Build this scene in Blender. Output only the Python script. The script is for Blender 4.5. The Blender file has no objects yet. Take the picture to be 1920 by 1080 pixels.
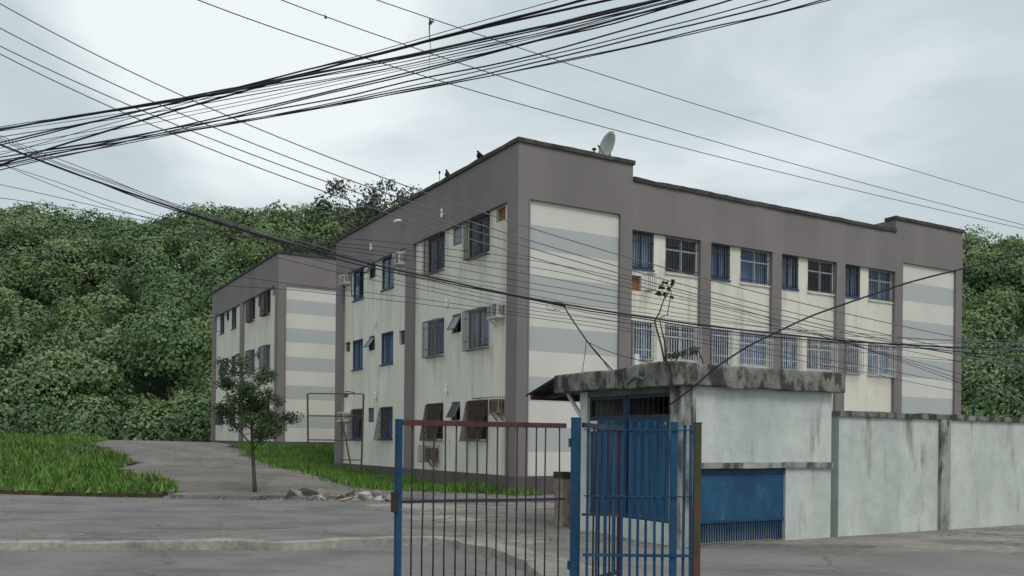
import bpy, bmesh, math, random
import numpy as np
from mathutils import Vector, Matrix, noise

random.seed(7); rng = np.random.default_rng(7)
R = math.radians
scene = bpy.context.scene
COL = scene.collection

# ------------------------------------------------------------------ camera
FPX, HORIZON, EYE, ROLL = 1690.0, 828.0, 1.6, R(0.6)
cam_d = bpy.data.cameras.new('camera'); cam = bpy.data.objects.new('camera', cam_d); COL.objects.link(cam)
cam_d.sensor_width = 36; cam_d.lens = FPX / 1920 * 36
cam_d.shift_y = (HORIZON - 540) / 1920
cam_d.clip_end = 2000; cam_d.clip_start = 0.1
cam.matrix_world = Matrix.Translation((0, 0, EYE)) @ Matrix.Rotation(R(90), 4, 'X') @ Matrix.Rotation(ROLL, 4, 'Z')
scene.camera = cam

# ------------------------------------------------------------------ sky
SUN_EL, SUN_AZ = R(52), R(152)          # azimuth clockwise from +Y: behind the viewer, to the right
world = bpy.data.worlds.new('World'); scene.world = world; world.use_nodes = True
nt = world.node_tree; nt.nodes.clear()
def wn(t, **k):
    n = nt.nodes.new(t)
    for a, b in k.items(): setattr(n, a, b)
    return n
out = wn('ShaderNodeOutputWorld'); bg = wn('ShaderNodeBackground'); bg.inputs[1].default_value = 0.1
sky = wn('ShaderNodeTexSky', sky_type='NISHITA', sun_disc=False); sky.sun_elevation = SUN_EL; sky.sun_rotation = SUN_AZ
tc = wn('ShaderNodeTexCoord'); mp = wn('ShaderNodeMapping'); mp.inputs['Scale'].default_value = (1, 1, 2.6)
n1 = wn('ShaderNodeTexNoise'); n1.inputs['Scale'].default_value = 2.3; n1.inputs['Detail'].default_value = 5; n1.inputs['Roughness'].default_value = .52
n1.inputs['Distortion'].default_value = .4
ramp = wn('ShaderNodeValToRGB')
e = ramp.color_ramp.elements
e[0].position = .30; e[0].color = (4.75, 5.5, 5.8, 1)
e[1].position = .72; e[1].color = (8.6, 9.1, 9.25, 1)
m = e.new(.5); m.color = (5.55, 6.35, 6.65, 1)
dot = wn('ShaderNodeVectorMath', operation='DOT_PRODUCT'); dot.inputs[1].default_value = Vector((-.26, .87, .42)).normalized()
mr = wn('ShaderNodeMapRange', interpolation_type='SMOOTHSTEP'); mr.inputs[1].default_value = .978; mr.inputs[2].default_value = 1.0
mr.inputs[3].default_value = 0; mr.inputs[4].default_value = .36
add = wn('ShaderNodeMath', operation='ADD')
mix = wn('ShaderNodeMixRGB'); mix.inputs[0].default_value = .93
L = nt.links.new
L(tc.outputs['Generated'], mp.inputs[0]); L(mp.outputs[0], n1.inputs['Vector'])
L(tc.outputs['Generated'], dot.inputs[0]); L(dot.outputs['Value'], mr.inputs[0])
L(n1.outputs['Fac'], add.inputs[0]); L(mr.outputs[0], add.inputs[1]); L(add.outputs[0], ramp.inputs[0])
L(sky.outputs[0], mix.inputs[1]); L(ramp.outputs[0], mix.inputs[2]); L(mix.outputs[0], bg.inputs[0]); L(bg.outputs[0], out.inputs[0])

# ------------------------------------------------------------------ sun behind the clouds
sd = bpy.data.lights.new('sun', 'SUN'); sd.energy = 1.25; sd.angle = R(25); sd.color = (1, .94, .86)
sun = bpy.data.objects.new('sun', sd); COL.objects.link(sun)
to_sun = Vector((math.sin(SUN_AZ) * math.cos(SUN_EL), math.cos(SUN_AZ) * math.cos(SUN_EL), math.sin(SUN_EL)))
sun.rotation_euler = to_sun.to_track_quat('Z', 'Y').to_euler(); sun.location = (10, -20, 40)

vs = scene.view_settings
vs.view_transform = 'Standard'; vs.look = 'None'; vs.exposure = 0.1; vs.gamma = 1; vs.use_curve_mapping = False

# ------------------------------------------------------------------ frames of reference
AX = math.atan2(.505, .863)                     # facade axes are turned this much
CORNER = Vector((.105, 25.4, 0))
RX = Vector((math.cos(AX), math.sin(AX), 0)); LY = Vector((-math.sin(AX), math.cos(AX), 0))
def ab(x, y):
    d = Vector((x, y, 0)) - CORNER
    return d.dot(LY), d.dot(RX)
def at(u, v, Y):                                # point at distance Y in the bearing of a picture point
    du, dv = (u - 960) / FPX, (HORIZON - v) / FPX
    c, s = math.cos(ROLL), math.sin(ROLL)
    return Vector((Y * (du * c - dv * s), Y, EYE + Y * (du * s + dv * c)))
def ss(a, b, x):
    t = min(1, max(0, (x - a) / (b - a))); return t * t * (3 - 2 * t)
def gh(x, y):                                   # ground height
    a, b = ab(x, y)
    h = .9 * ss(13, 22, a) + .12 * ss(2, 14, a) + .3 * ss(4, 12, a) * ss(0, 4, -b)
    return h

# ------------------------------------------------------------------ materials
MATS = {}
def newmat(name):
    m = bpy.data.materials.new(name); m.use_nodes = True
    t = m.node_tree; bs = t.nodes['Principled BSDF']; MATS[name] = m
    return m, t, bs
def nd(t, ty, **k):
    n = t.nodes.new(ty)
    for a, b in k.items(): setattr(n, a, b)
    return n
def surf(name, c, c2=None, scale=3.0, stretch=(1, 1, 1), rough=.8, bump=.0, bscale=40, dirt=None, dscale=1.2, dstretch=(1, 1, .25), dlo=.52, dhi=.75, damt=.6, metal=0, spec=.3, island=0):
    m, t, bs = newmat(name); L = t.links.new
    tc = nd(t, 'ShaderNodeTexCoord'); oi = nd(t, 'ShaderNodeObjectInfo')
    off = nd(t, 'ShaderNodeVectorMath', operation='SCALE'); off.inputs[0].default_value = (17, 31, 23); L(oi.outputs['Random'], off.inputs['Scale'])
    pos = nd(t, 'ShaderNodeVectorMath', operation='ADD'); L(tc.outputs['Object'], pos.inputs[0]); L(off.outputs[0], pos.inputs[1])
    def noi(sc, st, det=5, ro=.55):
        mp = nd(t, 'ShaderNodeMapping'); mp.inputs['Scale'].default_value = st; L(pos.outputs[0], mp.inputs[0])
        n = nd(t, 'ShaderNodeTexNoise'); n.inputs['Scale'].default_value = sc; n.inputs['Detail'].default_value = det; n.inputs['Roughness'].default_value = ro
        L(mp.outputs[0], n.inputs['Vector']); return n.outputs['Fac']
    c2 = c2 or tuple(x * .82 for x in c)
    r = nd(t, 'ShaderNodeValToRGB'); r.color_ramp.elements[0].position = .36; r.color_ramp.elements[1].position = .66
    r.color_ramp.elements[0].color = (*c2, 1); r.color_ramp.elements[1].color = (*c, 1)
    L(noi(scale, stretch), r.inputs[0]); col = r.outputs[0]
    if dirt:
        d = nd(t, 'ShaderNodeMapRange', interpolation_type='SMOOTHSTEP'); d.inputs[1].default_value = dlo; d.inputs[2].default_value = dhi; d.inputs[4].default_value = damt
        L(noi(dscale, dstretch, 7, .6), d.inputs[0])
        mx = nd(t, 'ShaderNodeMixRGB'); mx.inputs[2].default_value = (*dirt, 1); L(d.outputs[0], mx.inputs[0]); L(col, mx.inputs[1]); col = mx.outputs[0]
    if island:
        g = nd(t, 'ShaderNodeNewGeometry'); hs = nd(t, 'ShaderNodeHueSaturation')
        a = nd(t, 'ShaderNodeMapRange'); a.inputs[3].default_value = 1 - island; a.inputs[4].default_value = 1 + island; L(g.outputs['Random Per Island'], a.inputs[0])
        L(a.outputs[0], hs.inputs['Value']); L(col, hs.inputs['Color']); col = hs.outputs[0]
    L(col, bs.inputs['Base Color'])
    bs.inputs['Roughness'].default_value = rough; bs.inputs['Metallic'].default_value = metal; bs.inputs['Specular IOR Level'].default_value = spec
    if bump:
        b = nd(t, 'ShaderNodeBump'); b.inputs['Strength'].default_value = bump; b.inputs['Distance'].default_value = .02
        L(noi(bscale, (1, 1, 1), 6, .65), b.inputs['Height']); L(b.outputs[0], bs.inputs['Normal'])
    return m

surf('wall_white', (.765, .74, .65), (.69, .665, .58), .7, (1, 1, .35), .85, .12, 60, (.38, .355, .29), 2.4, (1, 1, .10), .50, .80, .62)
surf('grey_paint', (.238, .213, .213), (.195, .175, .176), .6, (1, 1, .3), .8, .15, 50, (.27, .265, .265), 1.8, (1, 1, .12), .56, .85, .35)
surf('plinth_paint', (.155, .13, .128), (.10, .092, .09), 1.2, (1, 1, .5), .85, .2, 40, (.08, .085, .06), 2.0, (1, 1, .4), .5, .8, .6)
surf('coping_concrete', (.095, .092, .085), (.045, .046, .04), 2.5, (1, 1, 1), .95, .5, 30, (.05, .065, .035), 3, (1, 1, 1), .5, .75, .5)
surf('blue_frame', (.035, .085, .19), (.022, .055, .135), 6, (1, 1, 1), .5, 0, spec=.4)
surf('navy_frame', (.03, .04, .07), None, 6, (1, 1, 1), .5)
surf('white_frame', (.6, .62, .64), None, 6, (1, 1, 1), .5)
surf('grey_frame', (.14, .16, .18), None, 6, (1, 1, 1), .5)
surf('dark_grille', (.045, .048, .062), (.07, .05, .045), 9, (1, 1, 1), .6, 0)
surf('grey_grille', (.24, .25, .28), (.13, .12, .12), 9, (1, 1, 1), .6)
surf('pale_grille', (.66, .68, .70), (.45, .45, .45), 9, (1, 1, 1), .6, 0)
surf('rust_grille', (.10, .06, .05), (.06, .045, .045), 9, (1, 1, 1), .7, 0)
surf('interior', (.10, .10, .11), None, 1, (1, 1, 1), .9)
surf('curtain_blue', (.24, .34, .48), (.14, .22, .36), 5, (1, 1, .2), .9)
surf('curtain_pale', (.48, .52, .56), (.36, .40, .46), 5, (1, 1, .2), .9)
surf('curtain_dark', (.045, .055, .10), (.03, .035, .06), 5, (1, 1, .2), .9)
surf('board_orange', (.36, .15, .05), (.12, .05, .025), 4, (1, 1, .6), .8)
surf('board_brown', (.12, .075, .055), (.06, .04, .035), 5, (1, 1, .6), .8)
surf('ac_white', (.62, .62, .58), (.50, .49, .44), 3, (1, 1, .3), .5, 0, 40, (.22, .18, .13), 4, (1, 1, .2), .55, .8, .6)
surf('ac_old', (.30, .26, .22), (.19, .15, .12), 4, (1, 1, .4), .7, 0, 40, (.12, .07, .05), 5, (1, 1, .3), .5, .7, .8)
surf('ac_dark', (.05, .05, .055), None, 4, (1, 1, 1), .6)
surf('lamp_white', (.78, .80, .78), (.66, .68, .66), 8, (1, 1, 1), .4)
surf('black_cable', (.024, .021, .036), None, 8, (1, 1, 1), .55, 0, spec=.35)
surf('grey_cable', (.20, .205, .22), (.13, .135, .15), 8, (1, 1, 1), .55, 0)
surf('dark_wire', (.045, .05, .058), None, 8, (1, 1, 1), .6, 0)
surf('concrete_ground', (.31, .285, .255), (.17, .158, .145), 1.1, (.6, 1, 1), .95, .8, 18, (.085, .08, .074), .8, (1, 1, 1), .52, .70, .75)
surf('asphalt', (.24, .231, .224), (.175, .169, .164), .6, (1, 1, 1), .92, .5, 60, (.115, .109, .102), .9, (.6, 1, 1), .50, .68, .65)
surf('kerb_concrete', (.38, .355, .32), (.25, .235, .21), 1.3, (1, 1, 1), .95, .6, 30, (.10, .095, .085), 1.1, (1, 1, 1), .52, .72, .7)
surf('pavement_concrete', (.225, .21, .195), (.155, .145, .135), .6, (1, 1, 1), .95, .5, 30, (.09, .085, .08), .8, (1, 1, 1), .52, .74, .6)
surf('soil', (.075, .08, .035), (.06, .05, .03), 2, (1, 1, 1), 1, .4, 30)
surf('grass_blade', (.13, .25, .045), (.075, .16, .03), .9, (1, 1, 1), .75, 0, 40, (.20, .19, .075), 1.7, (1, 1, 1), .56, .75, .6, island=.35)
surf('rubble_grey', (.33, .30, .28), (.19, .17, .155), 4, (1, 1, 1), .95, .6, 30)
surf('rubble_pale', (.58, .54, .50), (.38, .33, .30), 4, (1, 1, 1), .95, .6, 30)
surf('rubble_red', (.30, .20, .17), (.18, .13, .12), 4, (1, 1, 1), .95, .6, 30)
surf('rubble_dark', (.07, .065, .058), (.04, .038, .034), 5, (1, 1, 1), .95, .6, 30)
for nm, c in (('leaf_far', (.14, .225, .095)), ('leaf_far_dark', (.10, .165, .072)), ('leaf_far_pale', (.20, .28, .13)), ('leaf_far_olive', (.17, .235, .09))):
    surf(nm, c, tuple(q * .7 for q in c), .5, (1, 1, 1), .7, 0, island=.3)
surf('leaf_near', (.075, .12, .045), (.04, .07, .03), .8, (1, 1, 1), .65, 0, island=.4)
surf('leaf_grey', (.11, .135, .085), (.07, .09, .06), .8, (1, 1, 1), .7, 0, island=.4)
surf('bark', (.12, .10, .08), (.06, .05, .04), 6, (1, 1, .3), .95, .6, 20)
surf('dry_stalk', (.10, .085, .07), (.06, .05, .04), 6, (1, 1, .3), .95)
surf('seed_dark', (.03, .035, .03), None, 6, (1, 1, 1), .9)
surf('hill_soil', (.06, .09, .04), (.04, .065, .03), .1, (1, 1, 1), 1)
surf('gate_blue', (.020, .082, .168), (.014, .05, .11), 2.5, (1, 1, .5), .55, .25, 40, (.065, .045, .04), 7, (1, 1, .35), .60, .68, .75, spec=.2)
surf('door_blue', (.028, .105, .20), (.018, .065, .14), 1.6, (1, 1, .3), .5, .15, 30, (.07, .17, .24), 3.5, (1, 1, .5), .55, .78, .55, spec=.2)
surf('gate_maroon', (.115, .04, .04), (.06, .028, .03), 4, (1, 1, 1), .6, .2, 40, (.05, .05, .07), 6, (1, 1, 1), .55, .7, .5)
surf('gate_purple', (.045, .028, .055), (.03, .03, .06), 3, (1, 1, .4), .6)
surf('gate_dark', (.032, .024, .026), (.05, .03, .027), 5, (1, 1, 1), .65)
surf('post_green', (.055, .10, .045), (.06, .05, .03), 2.2, (1, 1, .5), .7, .2, 40, (.12, .055, .035), 2.5, (1, 1, .6), .5, .6, .9)
surf('hut_plaster', (.60, .635, .60), (.48, .52, .49), 1.3, (1, 1, .4), .85, .4, 30, (.17, .165, .14), 2.6, (1, 1, .22), .53, .74, .75)
surf('hut_grimy', (.38, .39, .36), (.26, .26, .24), 2.5, (1, 1, .6), .9, .5, 30, (.06, .058, .053), 3.2, (1, 1, .35), .46, .6, .85)
surf('hut_lintel', (.15, .19, .18), (.10, .13, .12), 2.5, (1, 1, .6), .9, .3, 30, (.06, .06, .055), 3, (1, 1, .35), .55, .7, .6)
surf('slab_mould', (.28, .28, .25), (.14, .14, .125), 2.2, (1, 1, .7), .95, 1.0, 22, (.04, .039, .038), 3.4, (1, 1, .55), .46, .58, .88)
surf('tile_brown', (.07, .045, .045), (.04, .03, .032), 8, (1, 1, 1), .9, .3, 30)
surf('dark_metal', (.07, .07, .068), (.10, .06, .045), 5, (1, 1, 1), .6)
surf('dish_grey', (.42, .44, .42), (.30, .32, .30), 3, (1, 1, 1), .6, 0, 40, (.10, .10, .09), 9, (1, 1, 1), .62, .70, .8)
surf('feather_black', (.02, .02, .024), None, 10, (1, 1, 1), .8)
surf('brick_brown', (.36, .30, .24), (.22, .18, .145), 4, (1, 1, 1), .95, .6, 25, (.06, .055, .05), 3, (1, 1, .5), .5, .7, .6)
surf('white_pipe', (.72, .75, .76), None, 4, (1, 1, 1), .5)

def stripes():
    m = surf('stripe_panel', (.69, .68, .62), (.635, .625, .575), .7, (1, 1, .35), .85, .12, 60)
    t = m.node_tree; L = t.links.new; bs = t.nodes['Principled BSDF']
    src = bs.inputs['Base Color'].links[0].from_socket
    tc = nd(t, 'ShaderNodeTexCoord'); sx = nd(t, 'ShaderNodeSeparateXYZ'); L(tc.outputs['Object'], sx.inputs[0])
    wob = nd(t, 'ShaderNodeTexNoise'); wob.inputs['Scale'].default_value = 1.3; L(tc.outputs['Object'], wob.inputs['Vector'])
    w = nd(t, 'ShaderNodeMath', operation='MULTIPLY_ADD'); w.inputs[1].default_value = .03; L(wob.outputs['Fac'], w.inputs[0]); L(sx.outputs['Z'], w.inputs[2])
    s = nd(t, 'ShaderNodeMath', operation='MULTIPLY_ADD'); s.inputs[1].default_value = 1 / 1.447; s.inputs[2].default_value = -1.325 / 1.447; L(w.outputs[0], s.inputs[0])
    fr = nd(t, 'ShaderNodeMath', operation='FRACT'); L(s.outputs[0], fr.inputs[0])
    lt = nd(t, 'ShaderNodeMath', operation='LESS_THAN'); lt.inputs[1].default_value = .49; L(fr.outputs[0], lt.inputs[0])
    lo = nd(t, 'ShaderNodeMath', operation='GREATER_THAN'); lo.inputs[1].default_value = 1.3; L(sx.outputs['Z'], lo.inputs[0])
    an = nd(t, 'ShaderNodeMath', operation='MULTIPLY'); L(lt.outputs[0], an.inputs[0]); L(lo.outputs[0], an.inputs[1])
    mx = nd(t, 'ShaderNodeMixRGB'); mx.inputs[2].default_value = (.45, .475, .47, 1); L(an.outputs[0], mx.inputs[0]); L(src, mx.inputs[1]); L(mx.outputs[0], bs.inputs['Base Color'])
stripes()
def glass():
    m, t, bs = newmat('glass'); L = t.links.new
    tr = nd(t, 'ShaderNodeBsdfTransparent'); tr.inputs[0].default_value = (.78, .86, .92, 1)
    gl = nd(t, 'ShaderNodeBsdfGlossy'); gl.inputs['Roughness'].default_value = .08; gl.inputs[0].default_value = (.85, .92, 1, 1)
    ge = nd(t, 'ShaderNodeNewGeometry'); dt = nd(t, 'ShaderNodeVectorMath', operation='DOT_PRODUCT'); L(ge.outputs['Normal'], dt.inputs[0]); L(ge.outputs['Incoming'], dt.inputs[1])
    ab_ = nd(t, 'ShaderNodeMath', operation='ABSOLUTE'); L(dt.outputs['Value'], ab_.inputs[0]); om = nd(t, 'ShaderNodeMath', operation='SUBTRACT'); om.inputs[0].default_value = 1; L(ab_.outputs[0], om.inputs[1])
    pw = nd(t, 'ShaderNodeMath', operation='POWER'); pw.inputs[1].default_value = 5; L(om.outputs[0], pw.inputs[0]); fz = nd(t, 'ShaderNodeMath', operation='MULTIPLY_ADD'); fz.inputs[1].default_value = .94; fz.inputs[2].default_value = .06; L(pw.outputs[0], fz.inputs[0])
    mx = nd(t, 'ShaderNodeMixShader'); L(fz.outputs[0], mx.inputs[0]); L(tr.outputs[0], mx.inputs[1]); L(gl.outputs[0], mx.inputs[2])
    L(mx.outputs[0], t.nodes['Material Output'].inputs[0])
    m, t, bs = newmat('frosted'); bs.inputs['Base Color'].default_value = (.10, .16, .18, 1); bs.inputs['Roughness'].default_value = .25
glass()
def grain(name, scale, amt):
    m = MATS[name]; t = m.node_tree; L = t.links.new; bs = t.nodes['Principled BSDF']; src = bs.inputs['Base Color'].links[0].from_socket
    tc = nd(t, 'ShaderNodeTexCoord'); v = nd(t, 'ShaderNodeTexNoise'); v.inputs['Scale'].default_value = scale; v.inputs['Detail'].default_value = 8; v.inputs['Roughness'].default_value = .8; L(tc.outputs['Object'], v.inputs['Vector'])
    r = nd(t, 'ShaderNodeMapRange'); r.inputs[1].default_value = .3; r.inputs[2].default_value = .7; r.inputs[3].default_value = 1 - amt; r.inputs[4].default_value = 1 + amt; L(v.outputs['Fac'], r.inputs[0])
    hs = nd(t, 'ShaderNodeHueSaturation'); L(r.outputs[0], hs.inputs['Value']); L(src, hs.inputs['Color']); L(hs.outputs[0], bs.inputs['Base Color'])
for n_, sc_, am_ in (('asphalt', 9, .2), ('concrete_ground', 7, .38), ('pavement_concrete', 8, .32), ('kerb_concrete', 9, .35), ('hut_plaster', 2.2, .16), ('hut_grimy', 4, .25), ('wall_white', 1.1, .07), ('slab_mould', 6, .35), ('gate_blue', 14, .25), ('door_blue', 5, .22), ('gate_dark', 18, .5), ('gate_maroon', 18, .35)): grain(n_, sc_, am_)
def sill_stains():
    m = MATS['wall_white']; t = m.node_tree; L = t.links.new; bs = t.nodes['Principled BSDF']; src = bs.inputs['Base Color'].links[0].from_socket
    tc = nd(t, 'ShaderNodeTexCoord'); sx = nd(t, 'ShaderNodeSeparateXYZ'); L(tc.outputs['Object'], sx.inputs[0])
    z = nd(t, 'ShaderNodeMath', operation='MULTIPLY_ADD'); z.inputs[1].default_value = -1 / 2.83; z.inputs[2].default_value = 7.3 / 2.83; L(sx.outputs['Z'], z.inputs[0])
    f = nd(t, 'ShaderNodeMath', operation='FRACT'); L(z.outputs[0], f.inputs[0])
    fd = nd(t, 'ShaderNodeMapRange', interpolation_type='SMOOTHSTEP'); fd.inputs[1].default_value = 0; fd.inputs[2].default_value = .5; fd.inputs[3].default_value = 1; fd.inputs[4].default_value = 0; L(f.outputs[0], fd.inputs[0])
    mp = nd(t, 'ShaderNodeMapping'); mp.inputs['Scale'].default_value = (1, 1, .07); L(tc.outputs['Object'], mp.inputs[0])
    nz = nd(t, 'ShaderNodeTexNoise'); nz.inputs['Scale'].default_value = 5.5; nz.inputs['Detail'].default_value = 5; L(mp.outputs[0], nz.inputs['Vector'])
    st = nd(t, 'ShaderNodeMapRange', interpolation_type='SMOOTHSTEP'); st.inputs[1].default_value = .50; st.inputs[2].default_value = .72; st.inputs[4].default_value = .42; L(nz.outputs['Fac'], st.inputs[0])
    mu = nd(t, 'ShaderNodeMath', operation='MULTIPLY'); L(fd.outputs[0], mu.inputs[0]); L(st.outputs[0], mu.inputs[1])
    mx = nd(t, 'ShaderNodeMixRGB'); mx.inputs[2].default_value = (.36, .33, .27, 1); L(mu.outputs[0], mx.inputs[0]); L(src, mx.inputs[1]); L(mx.outputs[0], bs.inputs['Base Color'])
sill_stains()
def cracks(name, scale, width, amt):
    m = MATS[name]; t = m.node_tree; L = t.links.new; bs = t.nodes['Principled BSDF']; src = bs.inputs['Base Color'].links[0].from_socket
    tc = nd(t, 'ShaderNodeTexCoord')
    nz = nd(t, 'ShaderNodeTexNoise'); nz.inputs['Scale'].default_value = 1.6; nz.inputs['Detail'].default_value = 6; L(tc.outputs['Object'], nz.inputs['Vector'])
    av = nd(t, 'ShaderNodeVectorMath', operation='MULTIPLY_ADD'); av.inputs[1].default_value = (.9, .9, .9); L(nz.outputs['Color'], av.inputs[0]); L(tc.outputs['Object'], av.inputs[2])
    v = nd(t, 'ShaderNodeTexVoronoi', feature='DISTANCE_TO_EDGE'); v.inputs['Scale'].default_value = scale; L(av.outputs[0], v.inputs['Vector'])
    r = nd(t, 'ShaderNodeMapRange'); r.inputs[1].default_value = 0; r.inputs[2].default_value = width; r.inputs[3].default_value = amt; r.inputs[4].default_value = 0; L(v.outputs['Distance'], r.inputs[0])
    mx = nd(t, 'ShaderNodeMixRGB'); mx.inputs[2].default_value = (.055, .05, .045, 1); L(r.outputs[0], mx.inputs[0]); L(src, mx.inputs[1]); L(mx.outputs[0], bs.inputs['Base Color'])
cracks('concrete_ground', .42, .014, .7); cracks('asphalt', .17, .006, .5); cracks('pavement_concrete', .35, .010, .7)

# ------------------------------------------------------------------ mesh helpers
class MB:
    def __init__(s): s.v = []; s.f = []
    def add(s, vs, fs):
        o = len(s.v); s.v += [tuple(p) for p in vs]; s.f += [tuple(i + o for i in q) for q in fs]; return s
    BOXF = ((0, 3, 2, 1), (4, 5, 6, 7), (0, 1, 5, 4), (1, 2, 6, 5), (2, 3, 7, 6), (3, 0, 4, 7))
    def box(s, x0, x1, y0, y1, z0, z1, M=None):
        p = [Vector(q) for q in ((x0, y0, z0), (x1, y0, z0), (x1, y1, z0), (x0, y1, z0), (x0, y0, z1), (x1, y0, z1), (x1, y1, z1), (x0, y1, z1))]
        if M: p = [M @ q for q in p]
        return s.add(p, s.BOXF)
    def bar(s, a, b, w, h=None, up=(0, 0, 1)):
        a, b = Vector(a), Vector(b); d = (b - a).normalized(); up = Vector(up)
        if abs(d.dot(up)) > .95: up = Vector((1, 0, 0))
        x = d.cross(up).normalized() * w / 2; y = x.cross(d).normalized() * (h or w) / 2
        return s.add([a - x - y, a + x - y, a + x + y, a - x + y, b - x - y, b + x - y, b + x + y, b - x + y], s.BOXF)
    def tube(s, pts, r, n=6, cap=True):
        pts = [Vector(p) for p in pts]; k = len(pts); rr = r if hasattr(r, '__len__') else [r] * k
        vs, fs = [], []; ref = None
        for i, p in enumerate(pts):
            d = (pts[min(k - 1, i + 1)] - pts[max(0, i - 1)]).normalized()
            if ref is None: ref = d.orthogonal().normalized()
            x = (ref - d * ref.dot(d)).normalized(); ref = x; y = d.cross(x)
            for j in range(n):
                t = 2 * math.pi * j / n; vs.append(p + (x * math.cos(t) + y * math.sin(t)) * rr[i])
        for i in range(k - 1):
            for j in range(n):
                q = (j + 1) % n; fs.append((i * n + j, i * n + q, i * n + n + q, i * n + n + j))
        if cap: fs.append(tuple(range(n))[::-1]); fs.append(tuple(range((k - 1) * n, k * n)))
        return s.add(vs, fs)
    def build(s, name, mat, parent=None, smooth=False, recalc=True):
        me = bpy.data.meshes.new(name); me.from_pydata(s.v, [], s.f)
        if recalc:
            bm = bmesh.new(); bm.from_mesh(me); bmesh.ops.recalc_face_normals(bm, faces=bm.faces); bm.to_mesh(me); bm.free()
        if smooth: me.polygons.foreach_set('use_smooth', [True] * len(me.polygons))
        return link(name, me, mat, parent)
def link(name, me, mat, parent=None):
    if mat and not me.materials: me.materials.append(MATS[mat])
    o = bpy.data.objects.new(name, me); COL.objects.link(o)
    if parent: o.parent = parent
    return o
def raw(name, V, F, mat, parent=None):          # big meshes from numpy arrays, F is n x k
    me = bpy.data.meshes.new(name); me.from_pydata(V.tolist(), [], F.tolist()); return link(name, me, mat, parent)
def tag(o, label, cat, group=None):
    o['label'] = label; o['category'] = cat
    if group: o['group'] = group
    return o
def struct(o): o['kind'] = 'structure'; return o
def empty(name, loc=(0, 0, 0), rz=0):
    o = bpy.data.objects.new(name, None); COL.objects.link(o); o.location = loc; o.rotation_euler = (0, 0, rz); o.empty_display_size = .3; return o
def copy_tree(o, parent=None):
    c = o.copy(); COL.objects.link(c); c.parent = parent
    for ch in list(o.children): copy_tree(ch, c)
    return c

# ------------------------------------------------------------------ ground
def axis(stops):
    r = []
    for a, b, n in stops: r += list(np.linspace(a, b, n, endpoint=False))
    return r + [stops[-1][1]]
def sheet(name, xs, ys, dz, mat, keep=None, hf=gh, skirt=0, jitter=0):
    nx, ny = len(xs), len(ys)
    V = [(x, y, hf(x, y) + dz + (noise.noise((x * .9, y * .9, dz)) * jitter if jitter else 0)) for y in ys for x in xs]; F = []
    for j in range(ny - 1):
        for i in range(nx - 1):
            if keep is None or keep((xs[i] + xs[i + 1]) / 2, (ys[j] + ys[j + 1]) / 2): F.append((j * nx + i, j * nx + i + 1, j * nx + nx + i + 1, j * nx + nx + i))
    me = bpy.data.meshes.new(name); me.from_pydata(V, [], F)
    bm = bmesh.new(); bm.from_mesh(me)
    bmesh.ops.delete(bm, geom=[v for v in bm.verts if not v.link_faces], context='VERTS')
    if skirt:
        ed = [e for e in bm.edges if e.is_boundary]; r = bmesh.ops.extrude_edge_only(bm, edges=ed)
        for v in r['geom']:
            if isinstance(v, bmesh.types.BMVert): v.co.z -= skirt
    bm.to_mesh(me); bm.free()
    return struct(link(name, me, mat))
sheet('ground', axis([(-900, -60, 10), (-60, 30, 90), (30, 900, 12)]), axis([(-300, 0, 4), (0, 70, 100), (70, 1400, 10)]), 0, 'concrete_ground')
def grass_w(a): return .30 + 2.55 * ss(-.3, 4.8, a) + .12 * math.sin(a * 2.1) * ss(0, 3, a)
def in_grass(x, y):
    a, b = ab(x, y)
    if -.5 < a < 40 and -grass_w(a) < b < .6: return True
    return a > 15 and b > -3 and a < 23 and b < 14
def in_grass_side(x, y):
    a, b = ab(x, y); return b < -8.6 - .5 * math.sin(a * .7) and 1.5 < a < 60 and b > -40
def road_edge(y): return -3.0 + (23.6 - y) * .23 + .3 * math.sin(y * 1.7) + .15 * math.sin(y * 4.1)
sheet('road', axis([(-70, -8, 30), (-8, 1.5, 80)]), axis([(14.2, 23.55, 60)]), .004, 'asphalt', lambda x, y: x < road_edge(y))
sheet('near_road', axis([(-60, 40, 60)]), axis([(-20, 13.6, 40)]), .004, 'asphalt')
def pave_front(x): return 23.55 + .12 * math.sin(x * 1.3) + (.35 * abs(math.sin(x * 2.3)) if -6.5 < x < -2.6 else 0)
sheet('pavement', axis([(-60, -9, 40), (-9, 3.2, 90)]), axis([(23.2, 28, 40), (28, 62, 50)]), .11, 'pavement_concrete',
      lambda x, y: y > pave_front(x) and not (ab(x, y)[1] > .2 and ab(x, y)[0] > -.3) and not in_grass(x, y) and not in_grass_side(x, y), skirt=.16)
sheet('grass_bank', axis([(-40, -12, 60), (-12, 3, 90)]), axis([(24, 62, 200)]), .122, 'soil', lambda x, y: in_grass(x, y) or in_grass_side(x, y), skirt=.2, jitter=.02)

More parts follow.
